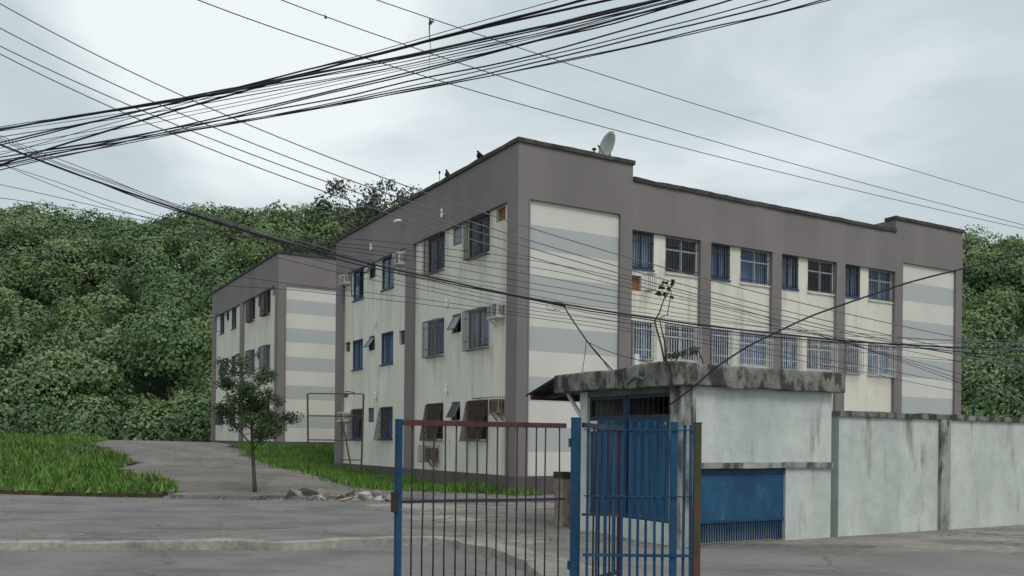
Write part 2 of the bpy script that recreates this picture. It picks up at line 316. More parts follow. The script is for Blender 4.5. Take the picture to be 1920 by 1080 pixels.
# near kerb, following its bend
def kerb():
    P = [(-60, 10.8), (-20, 11.9), (-8, 12.5), (-3.1, 12.95), (-1.81, 13.7), (-1.2, 13.75), (-.86, 13.35), (-.5, 12.75), (-.15, 12.25), (.15, 11.2), (.4, 9.6), (.6, 7.5), (.7, 3)]
    Q = []
    for i in range(len(P) - 1):
        n = max(2, int((Vector(P[i + 1]) - Vector(P[i])).length / .25)); n = min(n, 30)
        for k in range(n): t = k / n; Q.append(Vector(P[i]).lerp(Vector(P[i + 1]), t))
    mb = MB(); vs = []; k = len(Q)
    for i, p in enumerate(Q):
        d = (Q[min(k - 1, i + 1)] - Q[max(0, i - 1)]).normalized(); nrm = Vector((-d.y, d.x))
        j = noise.noise((p.x * 1.6, p.y * 1.6, 3)) * .07
        for o, z in ((0 + j, -.05), (.015 + j, .115 + j * .3), (.16 + j, .135 + j * .4), (.75 + j * 2, .05), (1.05 + j * 3, -.02)):
            q = p + nrm * o; vs.append((q.x, q.y, z))
    mb.add(vs, [(i * 5 + j, i * 5 + j + 1, i * 5 + 6 + j, i * 5 + 5 + j) for i in range(k - 1) for j in range(4)])
    struct(mb.build('kerb', 'kerb_concrete', recalc=False))
kerb()

def patches():
    rnd = random.Random(21)
    for k, (x, y, a, b, mt) in enumerate([(-.4, 16.4, 1.3, .7, 'pavement_concrete'), (.9, 17.6, 1.1, 1.0, 'asphalt'), (-1.4, 18.6, 1.0, .6, 'kerb_concrete'), (.6, 20.4, 1.6, .8, 'pavement_concrete'), (-.2, 14.6, .9, .5, 'kerb_concrete'), (-3.9, 20.5, 1.5, .8, 'asphalt'), (-5.2, 16.2, 1.4, .5, 'pavement_concrete'), (1.2, 15.2, .8, .7, 'asphalt'), (-2.2, 21.9, 1.3, .5, 'kerb_concrete')]):
        n = 40; ring = []
        for i in range(n):
            t = 2 * math.pi * i / n; q = 1 + .55 * noise.noise((math.cos(t) * 1.4, math.sin(t) * 1.4, k * 5.1)) + .12 * rnd.uniform(-1, 1)
            ring.append((x + a * q * math.cos(t), y + b * q * math.sin(t)))
        h = .012 + .004 * k / 2
        vs = [(px, py, -.01) for px, py in ring] + [(x + (px - x) * .96, y + (py - y) * .96, h) for px, py in ring]
        fs = [(i, (i + 1) % n, n + (i + 1) % n, n + i) for i in range(n)] + [tuple(range(n, 2 * n))]
        struct(MB().add(vs, fs).build('pavement_patch', mt))
patches()
def litter():
    rnd = random.Random(33); V = []; F = []
    for i in range(900):
        if i < 500: x, y = rnd.uniform(-12, 3), rnd.choice((rnd.gauss(23.3, .25), rnd.gauss(14.5, .4), rnd.uniform(13.5, 23)))
        else: x, y = rnd.uniform(-2.5, 2.5), rnd.uniform(13.5, 24)
        if y > 13.9 + x * .5 and x > 1.9: continue
        sz = rnd.uniform(.008, .035); z = .012 + sz * .4; k = len(V); t = rnd.uniform(0, 3)
        c, n = math.cos(t) * sz, math.sin(t) * sz
        V += [(x - c, y - n, z - sz * .5), (x + n, y - c, z - sz * .4), (x + c, y + n, z - sz * .5), (x - n, y + c, z - sz * .4), (x, y, z + sz * rnd.uniform(.3, .9))]
        F += [(k, k + 1, k + 4), (k + 1, k + 2, k + 4), (k + 2, k + 3, k + 4), (k + 3, k, k + 4)]
    o = raw('grit', np.array(V), np.array(F), 'rubble_grey'); o['kind'] = 'stuff'; tag(o, 'loose grit and small stones scattered over the worn road', 'grit')
litter()
def blades(name, n, region, fn, hmin, hmax, w):
    x0, x1, y0, y1 = region; V = np.zeros((n * 3, 3)); c = 0
    while c < n:
        x, y = random.uniform(x0, x1), random.uniform(y0, y1)
        if not fn(x, y) and (random.random() > .22 or not fn(x + random.uniform(-.5, .5), y + random.uniform(-.3, .9)) or (ab(x, y)[1] > -.05 and ab(x, y)[0] < 15.5)): continue
        if noise.noise((x * .8, y * .8, 0)) < -.25 and random.random() < .5: continue
        z = gh(x, y) + .11; h = random.uniform(hmin, hmax) * (1 + .8 * noise.noise((x * .5, y * .5, 5))); t = random.uniform(0, math.pi); r = random.uniform(0, 6.28); ln = h * random.uniform(.1, .7)
        dx, dy = math.cos(t) * w / 2, math.sin(t) * w / 2
        V[c * 3] = (x - dx, y - dy, z); V[c * 3 + 1] = (x + dx, y + dy, z); V[c * 3 + 2] = (x + math.cos(r) * ln, y + math.sin(r) * ln, z + h); c += 1
    o = raw(name, V, np.arange(n * 3).reshape(-1, 3), 'grass_blade'); o['kind'] = 'stuff'; return o
g1 = blades('grass', 60000, (-12.5, 1.5, 24.3, 47), in_grass, .08, .26, .045); tag(g1, 'uneven green lawn grass growing along the foot of the apartment block', 'grass')
g2 = blades('grass', 36000, (-40, -8, 23.8, 60), in_grass_side, .12, .3, .11); tag(g2, 'green grass across the concrete path from the apartment blocks', 'grass')

# ------------------------------------------------------------------ wooded hill
def hill_h(x, y):
    ridge = 24.6 - 4.5 * ss(-20, 5, x) + 2.5 * ss(30, 70, x) + 1.3 * math.sin(x * .06 + 1) + .6 * math.sin(x * .17)
    return ridge * ss(60, 112, y) * (1 - .4 * ss(120, 220, y)) - .6
sheet('hill', axis([(-160, 160, 80)]), axis([(60, 220, 50)]), 0, 'hill_soil', hf=hill_h)
def leaf_quads(cent, size, up=.0):
    n = len(cent); d = rng.normal(size=(n, 3)); d /= np.linalg.norm(d, axis=1)[:, None]
    e = np.cross(d, rng.normal(size=(n, 3))); e /= np.linalg.norm(e, axis=1)[:, None]
    s = (size * rng.uniform(.6, 1.3, n))[:, None]
    V = np.stack([cent - d * s, cent + e * s * .55, cent + d * s, cent - e * s * .55], 1).reshape(-1, 3)
    return V, np.arange(n * 4).reshape(-1, 4)
def blob(c, r, n, hollow=.55):
    p = rng.normal(size=(n, 3)); p /= np.linalg.norm(p, axis=1)[:, None]; p *= (rng.uniform(hollow, 1.0, n) ** .7)[:, None]
    return p * np.array(r) + np.array(c)
def crown_leaves(c, r, n, size):               # leaves lying roughly along the crown's skin
    d = rng.normal(size=(n, 3)); d[:, 2] = np.abs(d[:, 2]) * 1.0 - .25; d /= np.linalg.norm(d, axis=1)[:, None]
    lump = np.array([1 + .28 * noise.noise((q[0] * 2.3 + c[0], q[1] * 2.3 + c[1], q[2] * 2.3)) for q in d]) * rng.uniform(.8, 1.04, n)
    P = d * lump[:, None] * np.array(r) + np.array(c)
    nn = d + rng.normal(size=(n, 3)) * .38; nn /= np.linalg.norm(nn, axis=1)[:, None]
    t = np.cross(nn, rng.normal(size=(n, 3))); t /= np.linalg.norm(t, axis=1)[:, None]; e = np.cross(nn, t)
    sz = (size * rng.uniform(.6, 1.4, n))[:, None]
    return np.stack([P - t * sz, P + e * sz * .6, P + t * sz, P - e * sz * .6], 1).reshape(-1, 3)
def forest():
    VV = []; MI = []
    for i in range(700):
        y = random.uniform(66, 114) if i % 3 else random.uniform(98, 116)
        x = random.uniform(-76, -8) * (y / 110) if i < 500 else (random.uniform(47, 78) * (y / 110) if i < 680 else random.uniform(-8, 20))
        r = random.uniform(1.5, 3.3); z = hill_h(x, y) + r * random.uniform(.5, 1.4); mi = random.choice((0, 0, 1, 2, 2, 3))
        for k in range(random.choice((1, 2, 3))):
            rr = r * (1 if k == 0 else random.uniform(.45, .7)); q = (x, y, z) if k == 0 else (x + random.gauss(0, r * .6), y - abs(random.gauss(0, r * .5)), z + random.uniform(-.2, .6) * r)
            n = int(130 * rr * rr) + 60; VV.append(crown_leaves(q, (rr, rr, rr * random.uniform(.75, 1.15)), n, .17)); MI += [mi] * n
    for i in range(90):
        x = random.uniform(-48, -12) if i < 70 else random.uniform(26, 46); y = random.uniform(60.5, 67); r = random.uniform(1.4, 2.6); n = int(130 * r * r) + 60
        VV.append(crown_leaves((x, y, max(.8, hill_h(x, y)) + r * .35), (r, r, r * 1.1), n, .15)); MI += [random.choice((0, 1, 2))] * n
    V = np.concatenate(VV); o = raw('forest', V, np.arange(len(V)).reshape(-1, 4), None); me = o.data
    for m in ('leaf_far', 'leaf_far_dark', 'leaf_far_pale', 'leaf_far_olive'): me.materials.append(MATS[m])
    me.polygons.foreach_set('material_index', MI)
    o['kind'] = 'stuff'; tag(o, 'dense dark green woodland covering the hill behind the blocks', 'woodland')
forest()

def tree(name, base, height, spread, nb, leaf, nleaf, mat, label, group=None, clump=.45, start=.45, seed=1, thick=.028):
    rnd = random.Random(seed); root = empty(name, base); mb = MB(); tips = []
    top = Vector((rnd.uniform(-.1, .1) * height, rnd.uniform(-.1, .1) * height, height * .8))
    def curve(a, b, r0, r1, bend):
        n = 6; mid = (a + b) / 2 + Vector((rnd.uniform(-1, 1), rnd.uniform(-1, 1), rnd.uniform(-.3, .6))) * bend
        P = [a.lerp(mid, t).lerp(mid.lerp(b, t), t) for t in [i / n for i in range(n + 1)]]
        mb.tube(P, [r0 + (r1 - r0) * i / n for i in range(n + 1)], 7); return P
    tr = curve(Vector((0, 0, -.3)), top, height * thick, height * thick * .36, height * .05); tips.append(top)
    for i in range(nb):
        t = start + (1 - start) * (i + .5) / nb; p = tr[0].lerp(tr[-1], t) if False else tr[min(6, int(t * 6))].lerp(tr[min(6, int(t * 6) + 1)], t * 6 - int(t * 6))
        an = i * 2.4 + rnd.uniform(-.5, .5); ln = spread * rnd.uniform(.65, 1.05) * (1 - .35 * (t - start))
        e = p + Vector((math.cos(an) * ln, math.sin(an) * ln, ln * rnd.uniform(.35, .9)))
        B = curve(p, e, height * thick * .36, height * thick * .1, ln * .15); tips.append(e)
        for k in range(3):
            q = B[2 + k]; e2 = q + Vector((rnd.uniform(-1, 1), rnd.uniform(-1, 1), rnd.uniform(.1, .9))) * ln * .45
            curve(q, e2, height * thick * .18, height * thick * .07, ln * .08); tips.append(e2)
    mb.build('trunk', 'bark', root, smooth=True)
    pts = [blob(tp, (clump * rnd.uniform(.6, 1.2) * spread,) * 2 + (clump * .7 * spread,), nleaf, .1) for tp in tips]
    V, F = leaf_quads(np.concatenate(pts), leaf); raw('crown', V, F, mat, root)
    return tag(root, label, 'tree', group)
p = at(738, 372, 62); tree('sparse_tree', (p.x, p.y, 0), 20.2, 4.6, 22, .12, 95, 'leaf_grey', 'thin open-crowned tree rising behind the grey parapet, left of the two birds', clump=.20, start=.66, seed=4, thick=.008)
p = at(705, 420, 66); tree('leafy_tree', (p.x, p.y, 1), 18.4, 3.0, 10, .16, 120, 'leaf_near', 'fuller green tree just behind the roof edge where the wooded hill ends', clump=.34, start=.6, seed=9, thick=.011)
p = at(590, 400, 100); tree('ridge_tree', (p.x, p.y, hill_h(p.x, p.y)), 5.6, 2.2, 8, .2, 50, 'leaf_far', 'small tree standing out above the ridge of the wooded hill', clump=.3, start=.5, seed=12, thick=.014)
p = at(480, 900, 25.2); tree('street_tree', (p.x, p.y, .1), 3.7, 1.06, 13, .036, 230, 'leaf_near', 'small leafy street tree left of the pipe frame', clump=.30, start=.42, seed=3, thick=.018)

# ------------------------------------------------------------------ apartment block
W, D = 20.5, 15.26          # length of the right-hand and left-hand facades
class Face:
    def __init__(s, k): s.k = k
    def p(s, q, d, z): return Vector((d, q, z)) if s.k == 'L' else Vector((q, d, z))
    def box(s, mb, q0, q1, d0, d1, z0, z1):
        return mb.box(d0, d1, q0, q1, z0, z1) if s.k == 'L' else mb.box(q0, q1, d0, d1, z0, z1)
FL, FR = Face('L'), Face('R')
def wall_sheet(face, q0, q1, z0, z1, holes, d, rev, mat, parent, name='wall'):
    qs = sorted({q0, q1, *[h[0] for h in holes], *[h[1] for h in holes]}); zs = sorted({z0, z1, *[h[2] for h in holes], *[h[3] for h in holes]})
    mb = MB()
    for i in range(len(qs) - 1):
        for j in range(len(zs) - 1):
            cq, cz = (qs[i] + qs[i + 1]) / 2, (zs[j] + zs[j + 1]) / 2
            if any(h[0] < cq < h[1] and h[2] < cz < h[3] for h in holes): continue
            mb.add([face.p(qs[i], d, zs[j]), face.p(qs[i + 1], d, zs[j]), face.p(qs[i + 1], d, zs[j + 1]), face.p(qs[i], d, zs[j + 1])], [(0, 1, 2, 3)])
    for a, b, c, e in holes:
        for (qa, za), (qb, zb) in (((a, c), (b, c)), ((b, c), (b, e)), ((b, e), (a, e)), ((a, e), (a, c))):
            mb.add([face.p(qa, d, za), face.p(qb, d, zb), face.p(qb, d + rev, zb), face.p(qa, d + rev, za)], [(0, 1, 2, 3)])
    return mb.build(name, mat, parent, recalc=False)
def grille(face, w, q0, q1, z0, z1, kind, mat, d):
    mb = MB(); r = .008; n = max(5, int((q1 - q0) / (.06 if mat == 'rust_grille' else .095)))
    if kind == 'flat':
        for i in range(n + 1):
            q = q0 + (q1 - q0) * i / n; face.box(mb, q - r, q + r, d - .012, d + .002, z0, z1)
        for z in (z0 + .12, z1 - .28): face.box(mb, q0 - .03, q1 + .03, d - .018, d - .006, z - .01, z + .01)
    else:
        top, bot = (.20, .20) if kind == 'cage' else (.04, .26)
        zt, zb = (z1 - .04, z0 - .06)
        A = lambda q, z: face.p(q, d - (bot + (top - bot) * (z - zb) / (zt - zb)), z)
        for i in range(n + 1):
            q = q0 + (q1 - q0) * i / n; mb.bar(A(q, zb), A(q, zt), .02 if mat == 'pale_grille' else .016)
            if kind == 'cage': mb.bar(face.p(q, d, zt), A(q, zt), .012); mb.bar(face.p(q, d, zb), A(q, zb), .012)
        for z in (zb, zb + .28, zt - .22, zt):
            mb.bar(A(q0, z), A(q1, z), .016)
            for q in (q0, q1): mb.bar(face.p(q, d, z), A(q, z), .014)
        for q in (q0, q1):
            for k in ((1, 2) if kind == 'cage' else (1,)):
                dd = (bot if kind == 'cage' else bot * .8) * k / 3
                mb.bar(face.p(q, d - dd, zb), face.p(q, d - dd * (1 if kind == 'cage' else .2), zt), .011)
    return mb.build('grille', mat, w)
def window(face, bld, q0, q1, z0, z1, frame='blue_frame', cur='curtain_blue', gr=None, gm='dark_grille', openq=False, mull=1, curspan=(0, 1), cross=False):
    d = .12; mb = MB(); t = .045
    face.box(mb, q0 + .004, q0 + t, d + .03, d + .10, z0 + .004, z1 - .004); face.box(mb, q1 - t, q1 - .004, d + .03, d + .10, z0 + .004, z1 - .004)
    face.box(mb, q0 + t, q1 - t, d + .03, d + .10, z0 + .004, z0 + t + .02); face.box(mb, q0 + t, q1 - t, d + .03, d + .10, z1 - t, z1 - .004)
    for i in range(mull):
        q = q0 + (q1 - q0) * (i + 1) / (mull + 1); face.box(mb, q - .03, q + .03, d + .04, d + .09, z0 + t + .02, z1 - t)
    if cross: face.box(mb, q0 + t, q1 - t, d + .045, d + .085, z1 - .42, z1 - .37)
    w = mb.build('window', frame, bld)
    for i in range(mull + 1):
        a, b = q0 + (q1 - q0) * i / (mull + 1) + .045, q0 + (q1 - q0) * (i + 1) / (mull + 1) - .045
        if openq and i == 0:           # a casement swung outwards
            m2 = MB(); P = lambda s, z: face.p(a + s * (b - a) * .35, d + .05 - s * (b - a) * .92, z)
            m2.bar(P(0, z0 + .07), P(0, z1 - .05), .035); m2.bar(P(1, z0 + .07), P(1, z1 - .05), .035)
            m2.bar(P(0, z0 + .08), P(1, z0 + .08), .035); m2.bar(P(0, z1 - .06), P(1, z1 - .06), .035)
            s_ = m2.build('sash', frame, w)
            continue
        m2 = MB(); m2.add([face.p(a, d + .065, z0 + .06), face.p(b, d + .065, z0 + .06), face.p(b, d + .065, z1 - .04), face.p(a, d + .065, z1 - .04)], [(0, 1, 2, 3)])
        m2.build('pane', 'glass', w)
    if cur:
        c0, c1 = q0 + .03 + (q1 - q0 - .06) * curspan[0], q0 + .03 + (q1 - q0 - .06) * curspan[1]; n = 26; m2 = MB(); ph = random.uniform(0, 6)
        P = [(c0 + (c1 - c0) * i / n, d + .23 + .025 * math.sin(i * 1.5 + ph) + .012 * math.sin(i * .7)) for i in range(n + 1)]
        m2.add([face.p(q, dd, z) for q, dd in P for z in (z0 + .03, z1 - .03)], [(i * 2, i * 2 + 2, i * 2 + 3, i * 2 + 1) for i in range(n)])
        m2.build('curtain', cur, w, recalc=False)
    m2 = MB(); face.box(m2, q0 - .04, q1 + .04, d - .05, d + .028, z0 - .045, z0 - .002); m2.build('sill', 'blue_frame' if frame == 'blue_frame' else 'wall_white', w)
    if gr: grille(face, w, q0, q1, z0, z1, gr, gm, d)
    return w
def awning(face, bld, q0, q1, z0, z1, opened, frame='blue_frame', pm='frosted'):
    d = .12; mb = MB(); t = .035
    face.box(mb, q0 + .003, q0 + t, d + .03, d + .09, z0 + .003, z1 - .003); face.box(mb, q1 - t, q1 - .003, d + .03, d + .09, z0 + .003, z1 - .003)
    face.box(mb, q0 + t, q1 - t, d + .03, d + .09, z0 + .003, z0 + t); face.box(mb, q0 + t, q1 - t, d + .03, d + .09, z1 - t, z1 - .003)
    w = mb.build('awning_window', frame, bld); m2 = MB(); h = (z1 - z0 - .08)
    A = lambda s, q, o=0: face.p(q, d + .04 - math.sin(opened) * h * s + o, z1 - .04 - math.cos(opened) * h * s)
    for q in (q0 + .05, q1 - .05): m2.bar(A(0, q), A(1, q), .03)
    m2.bar(A(0, q0 + .05), A(0, q1 - .05), .03); m2.bar(A(1, q0 + .05), A(1, q1 - .05), .03)
    sash = m2.build('sash', frame, w); m3 = MB()
    a, b = q0 + .06, q1 - .06
    m3.add([A(.03, a), A(.03, b), A(.97, b), A(.97, a), A(.03, a, .012), A(.03, b, .012), A(.97, b, .012), A(.97, a, .012)], MB.BOXF); m3.build('pane', pm, w)
    return w
def boarded(face, bld, q0, q1, z0, z1, mat):
    mb = MB(); face.box(mb, q0 + .005, q1 - .005, .22, .26, z0 + .005, z1 - .005); mb.build('board', mat, bld)
def strip(name, parent, face, q0, q1, d0, d1, z0, z1, mat, amp=.018, end=0):
    n = max(4, int((q1 - q0) / .22)); vs = []
    for i in range(n + 1):
        q = q0 + (q1 - q0) * i / n
        j = [noise.noise((q * 2.1 + k * 7, z0, k * 3.3 + len(name))) * amp for k in range(4)]
        vs += [face.p(q, d0 + j[0], z0 + j[1] * .4), face.p(q, d0 + j[2], z1 + j[1]), face.p(q, d1, z1 + j[3]), face.p(q, d1, z0)]
    fs = [(i * 4 + k, i * 4 + (k + 1) % 4, i * 4 + 4 + (k + 1) % 4, i * 4 + 4 + k) for i in range(n) for k in range(4)] + [(0, 1, 2, 3), tuple(n * 4 + k for k in (3, 2, 1, 0))]
    return MB().add(vs, fs).build(name, mat, parent)
ZT = (8.5, 5.67, 2.86); H_ = 1.2
def block():
    B = empty('apartment_building', CORNER, AX)
    def bx(name, mat, *a): return MB().box(*a).build(name, mat, B)
    # bays of the long left facade
    bays = {(7.88, 14.46): [], (.62, 7.23): []}
    far, near = list(bays)
    for k, zt in enumerate(ZT):
        z0 = zt - H_; e = .004
        zt_ = zt - (e if k == 0 else 0)
        bays[far] += [(12.3, 13.5, z0, zt_), (11.05, 11.65, zt - .56, zt_), (9.2, 10.4, z0, zt_)]
        bays[near] += [(4.93, 6.22, z0, zt_), (3.7, 4.32, zt - .6, zt_), (1.86, 3.22, z0, zt_)]
    bays[near] += [(.93, 1.48, 8.08, 8.496)]; bays[far] += [(13.78, 14.4, 5.27, 5.68), (8.12, 8.66, 5.07, 5.59)]
    for (a, b), holes in bays.items(): wall_sheet(FL, a, b, .5, 8.5, holes, .12, .2, 'wall_white', B)
    for (a, b) in ((0, .62), (7.23, 7.88), (14.46, D)):
        MB().box(0, .35, a, b, .5, 8.5).build('pilaster', 'grey_paint', B)
    band = bx('parapet', 'grey_paint', 0, .4, 0, D, 8.5, 10.06)
    strip('coping', band, FL, -.06, D + .05, -.06, .46, 10.06, 10.18, 'coping_concrete')
    MB().box(-.03, .32, -.03, D + .03, -.9, .62).build('plinth', 'plinth_paint', B)
    # right-hand facade: striped end bay, windowed wing, second end bay
    MB().box(.32, W + .03, -.03, .32, -.9, .62).build('plinth', 'plinth_paint', B)
    pils = [(3.6, 4.05), (6.8, 7.25), (10.0, 10.45), (13.2, 13.65), (16.4, 16.85), (20.1, W)]
    MB().box(.35, .36 + .0, 0, .35, .62, 8.5)  # (corner pier is the left facade's own)
    for a, b in pils: MB().box(a, b, 0, .35, .62, 8.1 if 4.1 < b < 16.5 else 8.5).build('pilaster', 'grey_paint', B)
    MB().box(.36, .41, .0, .35, .62, 8.5).build('pilaster', 'grey_paint', B)
    for a, b in ((.41, 3.6), (16.85, 20.1)): MB().box(a, b, .10, .35, .62, 8.5).build('striped_panel', 'stripe_panel', B)
    t1 = bx('parapet', 'grey_paint', .4, 4.05, 0, .4, 8.5, 10.06); strip('coping', t1, FR, .46, 4.1, -.06, .46, 10.06, 10.18, 'coping_concrete')
    t2 = bx('parapet', 'grey_paint', 4.05, 16.4, .0, .4, 8.1, 9.56); strip('coping', t2, FR, 4.06, 16.4, -.06, .46, 9.56, 9.69, 'coping_concrete', .03)
    t3 = bx('parapet', 'grey_paint', 16.4, W, 0, .4, 8.5, 10.06); strip('coping', t3, FR, 16.35, W + .05, -.06, .46, 10.06, 10.18, 'coping_concrete')
    bx('parapet_return', 'grey_paint', 3.75, 4.05, .4, 4.2, 8.6, 10.06); bx('parapet_return', 'grey_paint', 16.4, 16.7, .4, 4.2, 8.6, 10.06)
    for i in range(4):
        q = 4.05 + 3.2 * i; holes = []
        for zt in (8.1, 5.36, 2.62): holes += [(q + .03, q + .91, zt - 1.13, zt - .004), (q + 1.41, q + 2.72, zt - 1.15, zt - .004)]
        if i < 1: holes.append((q + .03, q + .46, 6.27, 6.74))
        wall_sheet(FR, q, q + 2.75, .5, 8.1, holes, .12, .2, 'wall_white', B)
        for k, zt in enumerate((8.1, 5.36, 2.62)):
            window(FR, B, q + .03, q + .91, zt - 1.13, zt - .004, cur=('curtain_pale', 'curtain_pale', 'curtain_dark')[k] if i % 2 == 0 else ('curtain_blue', 'curtain_dark', 'curtain_pale')[k], gr='flat' if k == 0 else 'cage', gm='dark_grille' if k == 0 else 'pale_grille', curspan=(0, 1) if k == 0 else (.45, 1))
            window(FR, B, q + 1.41, q + 2.72, zt - 1.15, zt - .004, frame='white_frame', cur=(None, 'curtain_dark', None)[k] if i % 2 == 0 else 'curtain_blue', gr='flat' if k == 0 else 'cage', gm='dark_grille' if k == 0 else 'pale_grille', cross=True)
        if i < 1:
            boarded(FR, B, q + .03, q + .46, 6.27, 6.74, 'board_orange'); c = MB()
            for k in range(5):
                x = q + .49 + k * .07
                c.bar((x, -.2, 6.28), (x, -.2, 6.78), .012); c.bar((x, .1, 6.78), (x, -.2, 6.78), .012); c.bar((x, .1, 6.28), (x, -.2, 6.28), .012)
            for z in (6.28, 6.78): c.bar((q + .47, -.2, z), (q + .79, -.2, z), .014)
            c.build('cage', 'grey_grille', B)
    # windows of the left facade
    cu = 'curtain_blue curtain_dark curtain_pale'.split()
    for k, zt in enumerate(ZT):
        z0 = zt - H_; e = .004 if k == 0 else 0; zt -= e
        gk = (None, None, 'flare')[k]
        window(FL, B, 12.3, 13.5, z0, zt, cur=('curtain_dark', 'curtain_blue', 'curtain_dark')[k], gr=gk, openq=(k == 0), curspan=(.5, 1) if k == 0 else (0, 1), cross=(k == 2))
        awning(FL, B, 11.05, 11.65, zt - .56, zt, (.75, .6, .0)[k])
        window(FL, B, 9.2, 10.4, z0, zt, cur=('curtain_dark', 'curtain_blue', 'curtain_blue')[k], gr=gk)
        gk = ('cage', 'cage', 'flare')[k]; gm = ('dark_grille', 'grey_grille', 'rust_grille')[k]
        window(FL, B, 4.93, 6.22, z0, zt, frame='navy_frame', cur=('curtain_dark', 'curtain_blue', 'curtain_dark')[k], gr=gk, gm=gm, curspan=(.2, 1))
        awning(FL, B, 3.7, 4.32, zt - .6, zt, (.05, .5, .5)[k], 'grey_frame', 'dark_grille' if k == 2 else 'frosted')
        window(FL, B, 1.86, 3.22, z0, zt, frame='navy_frame', cur=('curtain_dark', 'curtain_pale', 'curtain_dark')[k], gr=gk, gm=gm)
    boarded(FL, B, .93, 1.48, 8.08, 8.496, 'board_orange'); boarded(FL, B, 13.78, 14.4, 5.27, 5.68, 'board_brown'); boarded(FL, B, 8.12, 8.66, 5.07, 5.59, 'board_brown')
    # back, roof and inside
    bx('rear_wall', 'wall_white', W - .3, W, .42, D, -.9, 9.6); bx('rear_wall', 'wall_white', .42, W - .3, D - .3, D, -.9, 9.6)
    bx('roof', 'coping_concrete', .4, W - .3, .4, D - .3, 8.9, 9.1)
    bx('interior_wall', 'interior', 1.6, W - 1, 1.6, D - 1, -.5, 8.8)
    for z in (3.05, 5.85): bx('floor_slab', 'interior', .33, W - .4, .36, D - .4, z, z + .15)
    return B
main = block()
tag(main, 'nearest three-storey apartment block with grey bands and a striped end bay', 'building', 'apartment blocks in a row')
other = copy_tree(main)
other.location = CORNER + LY * 23.0 + RX * -.3 + Vector((0, 0, .86))
tag(other, 'farther striped apartment block partly hidden behind the nearest one', 'building', 'apartment blocks in a row')

def on(face, q, d, z):          # a point on the near block in world space
    p = face.p(q, d, z); return CORNER + RX * p.x + LY * p.y + Vector((0, 0, p.z))

# ------------------------------------------------------------------ things fixed to the near block
def aircon(q, z, label, w=.62, h=.40, dep=.42, cage=None, shelf=True, cm='ac_white'):
    o = empty('air_conditioner', on(FL, q, .12, z), AX); t = MB()
    t.box(-dep, .1, -w / 2, w / 2, .03, h); case = t.build('case', cm, o)
    g = MB(); g.box(-dep - .012, -dep - .002, -w / 2 + .05, w / 2 - .05, .07, h - .05); fr = g.build('grille', 'ac_dark', o)
    f = MB()
    for i in range(7): zz = .09 + (h - .16) * i / 6; f.box(-dep - .022, -dep - .014, -w / 2 + .06, w / 2 - .06, zz - .008, zz + .008)
    f.box(-dep - .026, -dep - .014, -.02, .02, .06, h - .04); f.build('louvre', cm, fr)
    s = MB()
    for i in range(5): x = -dep + .06 + i * .05; s.box(x, x + .022, -w / 2 - .006, -w / 2 - .001, .1, h - .08)
    s.build('side_vent', 'ac_dark', o)
    if shelf:
        b = MB(); b.box(-dep - .03, 0, -w / 2 - .03, w / 2 + .03, 0, .027)
        for q_ in (-w / 2 + .06, w / 2 - .06): b.bar((-dep + .05, q_, 0), (0, q_, -.22), .03)
        b.build('bracket', cm, o)
    if cage:
        c = MB(); q0, q1, dd = cage; n = 9; zt, zb = h + .06, -.06
        for i in range(n + 1):
            qq = q0 + (q1 - q0) * i / n; c.bar((-dd, qq, zb), (-dd, qq, zt), .012)
        for zz in (zb, zt):
            c.bar((-dd, q0, zz), (-dd, q1, zz), .016)
            for qq in (q0, q1): c.bar((0, qq, zz), (-dd, qq, zz), .014)
        for k in range(1, 4):
            for qq in (q0, q1): c.bar((-dd * k / 4, qq, zb), (-dd * k / 4, qq, zt), .011)
        c.build('cage', 'rust_grille', o)
    return tag(o, label, 'air conditioner', 'window air conditioners on the left facade')
aircon(14.1, 8.06, 'white air conditioner high at the far end, on the third floor', w=.64, dep=.3)
aircon(8.38, 7.92, 'white air conditioner under the parapet beside the middle pier', w=.62, h=.46, dep=.3)
aircon(14.1, 2.36, 'white air conditioner low at the far end, beside the pipe frame', w=.62, dep=.3)
aircon(1.2, 5.2, 'white air conditioner on the second floor next to the corner pier', w=.56, h=.44, dep=.26)
aircon(1.12, 2.43, 'air conditioner behind a wide rusty cage next to the corner pier', w=.5, h=.40, dep=.24, cage=(-.28, 1.1, .34), cm='ac_old')
aircon(5.5, .95, 'caged air conditioner low on the wall, nearest the grass', w=.5, h=.42, dep=.26, cage=(-.34, .6, .36), cm='ac_old')
def wall_fixture(q, z, d, label):  # upright white sleeve fixed to the wall, read as a vent; emits nothing
    o = empty('wall_fixture', on(FL, q, d, z), AX)
    MB().box(-.03, 0, -.05, .05, -.04, .04).build('bracket', 'lamp_white', o)
    MB().tube([(-.06, 0, -.15), (-.06, 0, -.12), (-.06, 0, .14), (-.06, 0, .15)], [.025, .045, .045, .03], 10).build('tube', 'lamp_white', o, smooth=False)
    tag(o, label, 'lamp', 'slim wall fixtures on the left facade')
wall_fixture(4.81, 9.05, 0, 'slim white wall fixture on the grey band nearer the corner'); wall_fixture(11.1, 9.07, 0, 'slim white wall fixture on the grey band toward the far end')
wall_fixture(4.64, 6.11, .12, 'slim white wall fixture above the second-floor windows nearer the corner'); wall_fixture(10.9, 6.15, .12, 'slim white wall fixture above the second-floor windows toward the far end')
wall_fixture(4.62, 3.26, .12, 'slim white wall fixture above the ground-floor windows nearer the corner'); wall_fixture(10.8, 3.3, .12, 'slim white wall fixture above the ground-floor windows toward the far end')
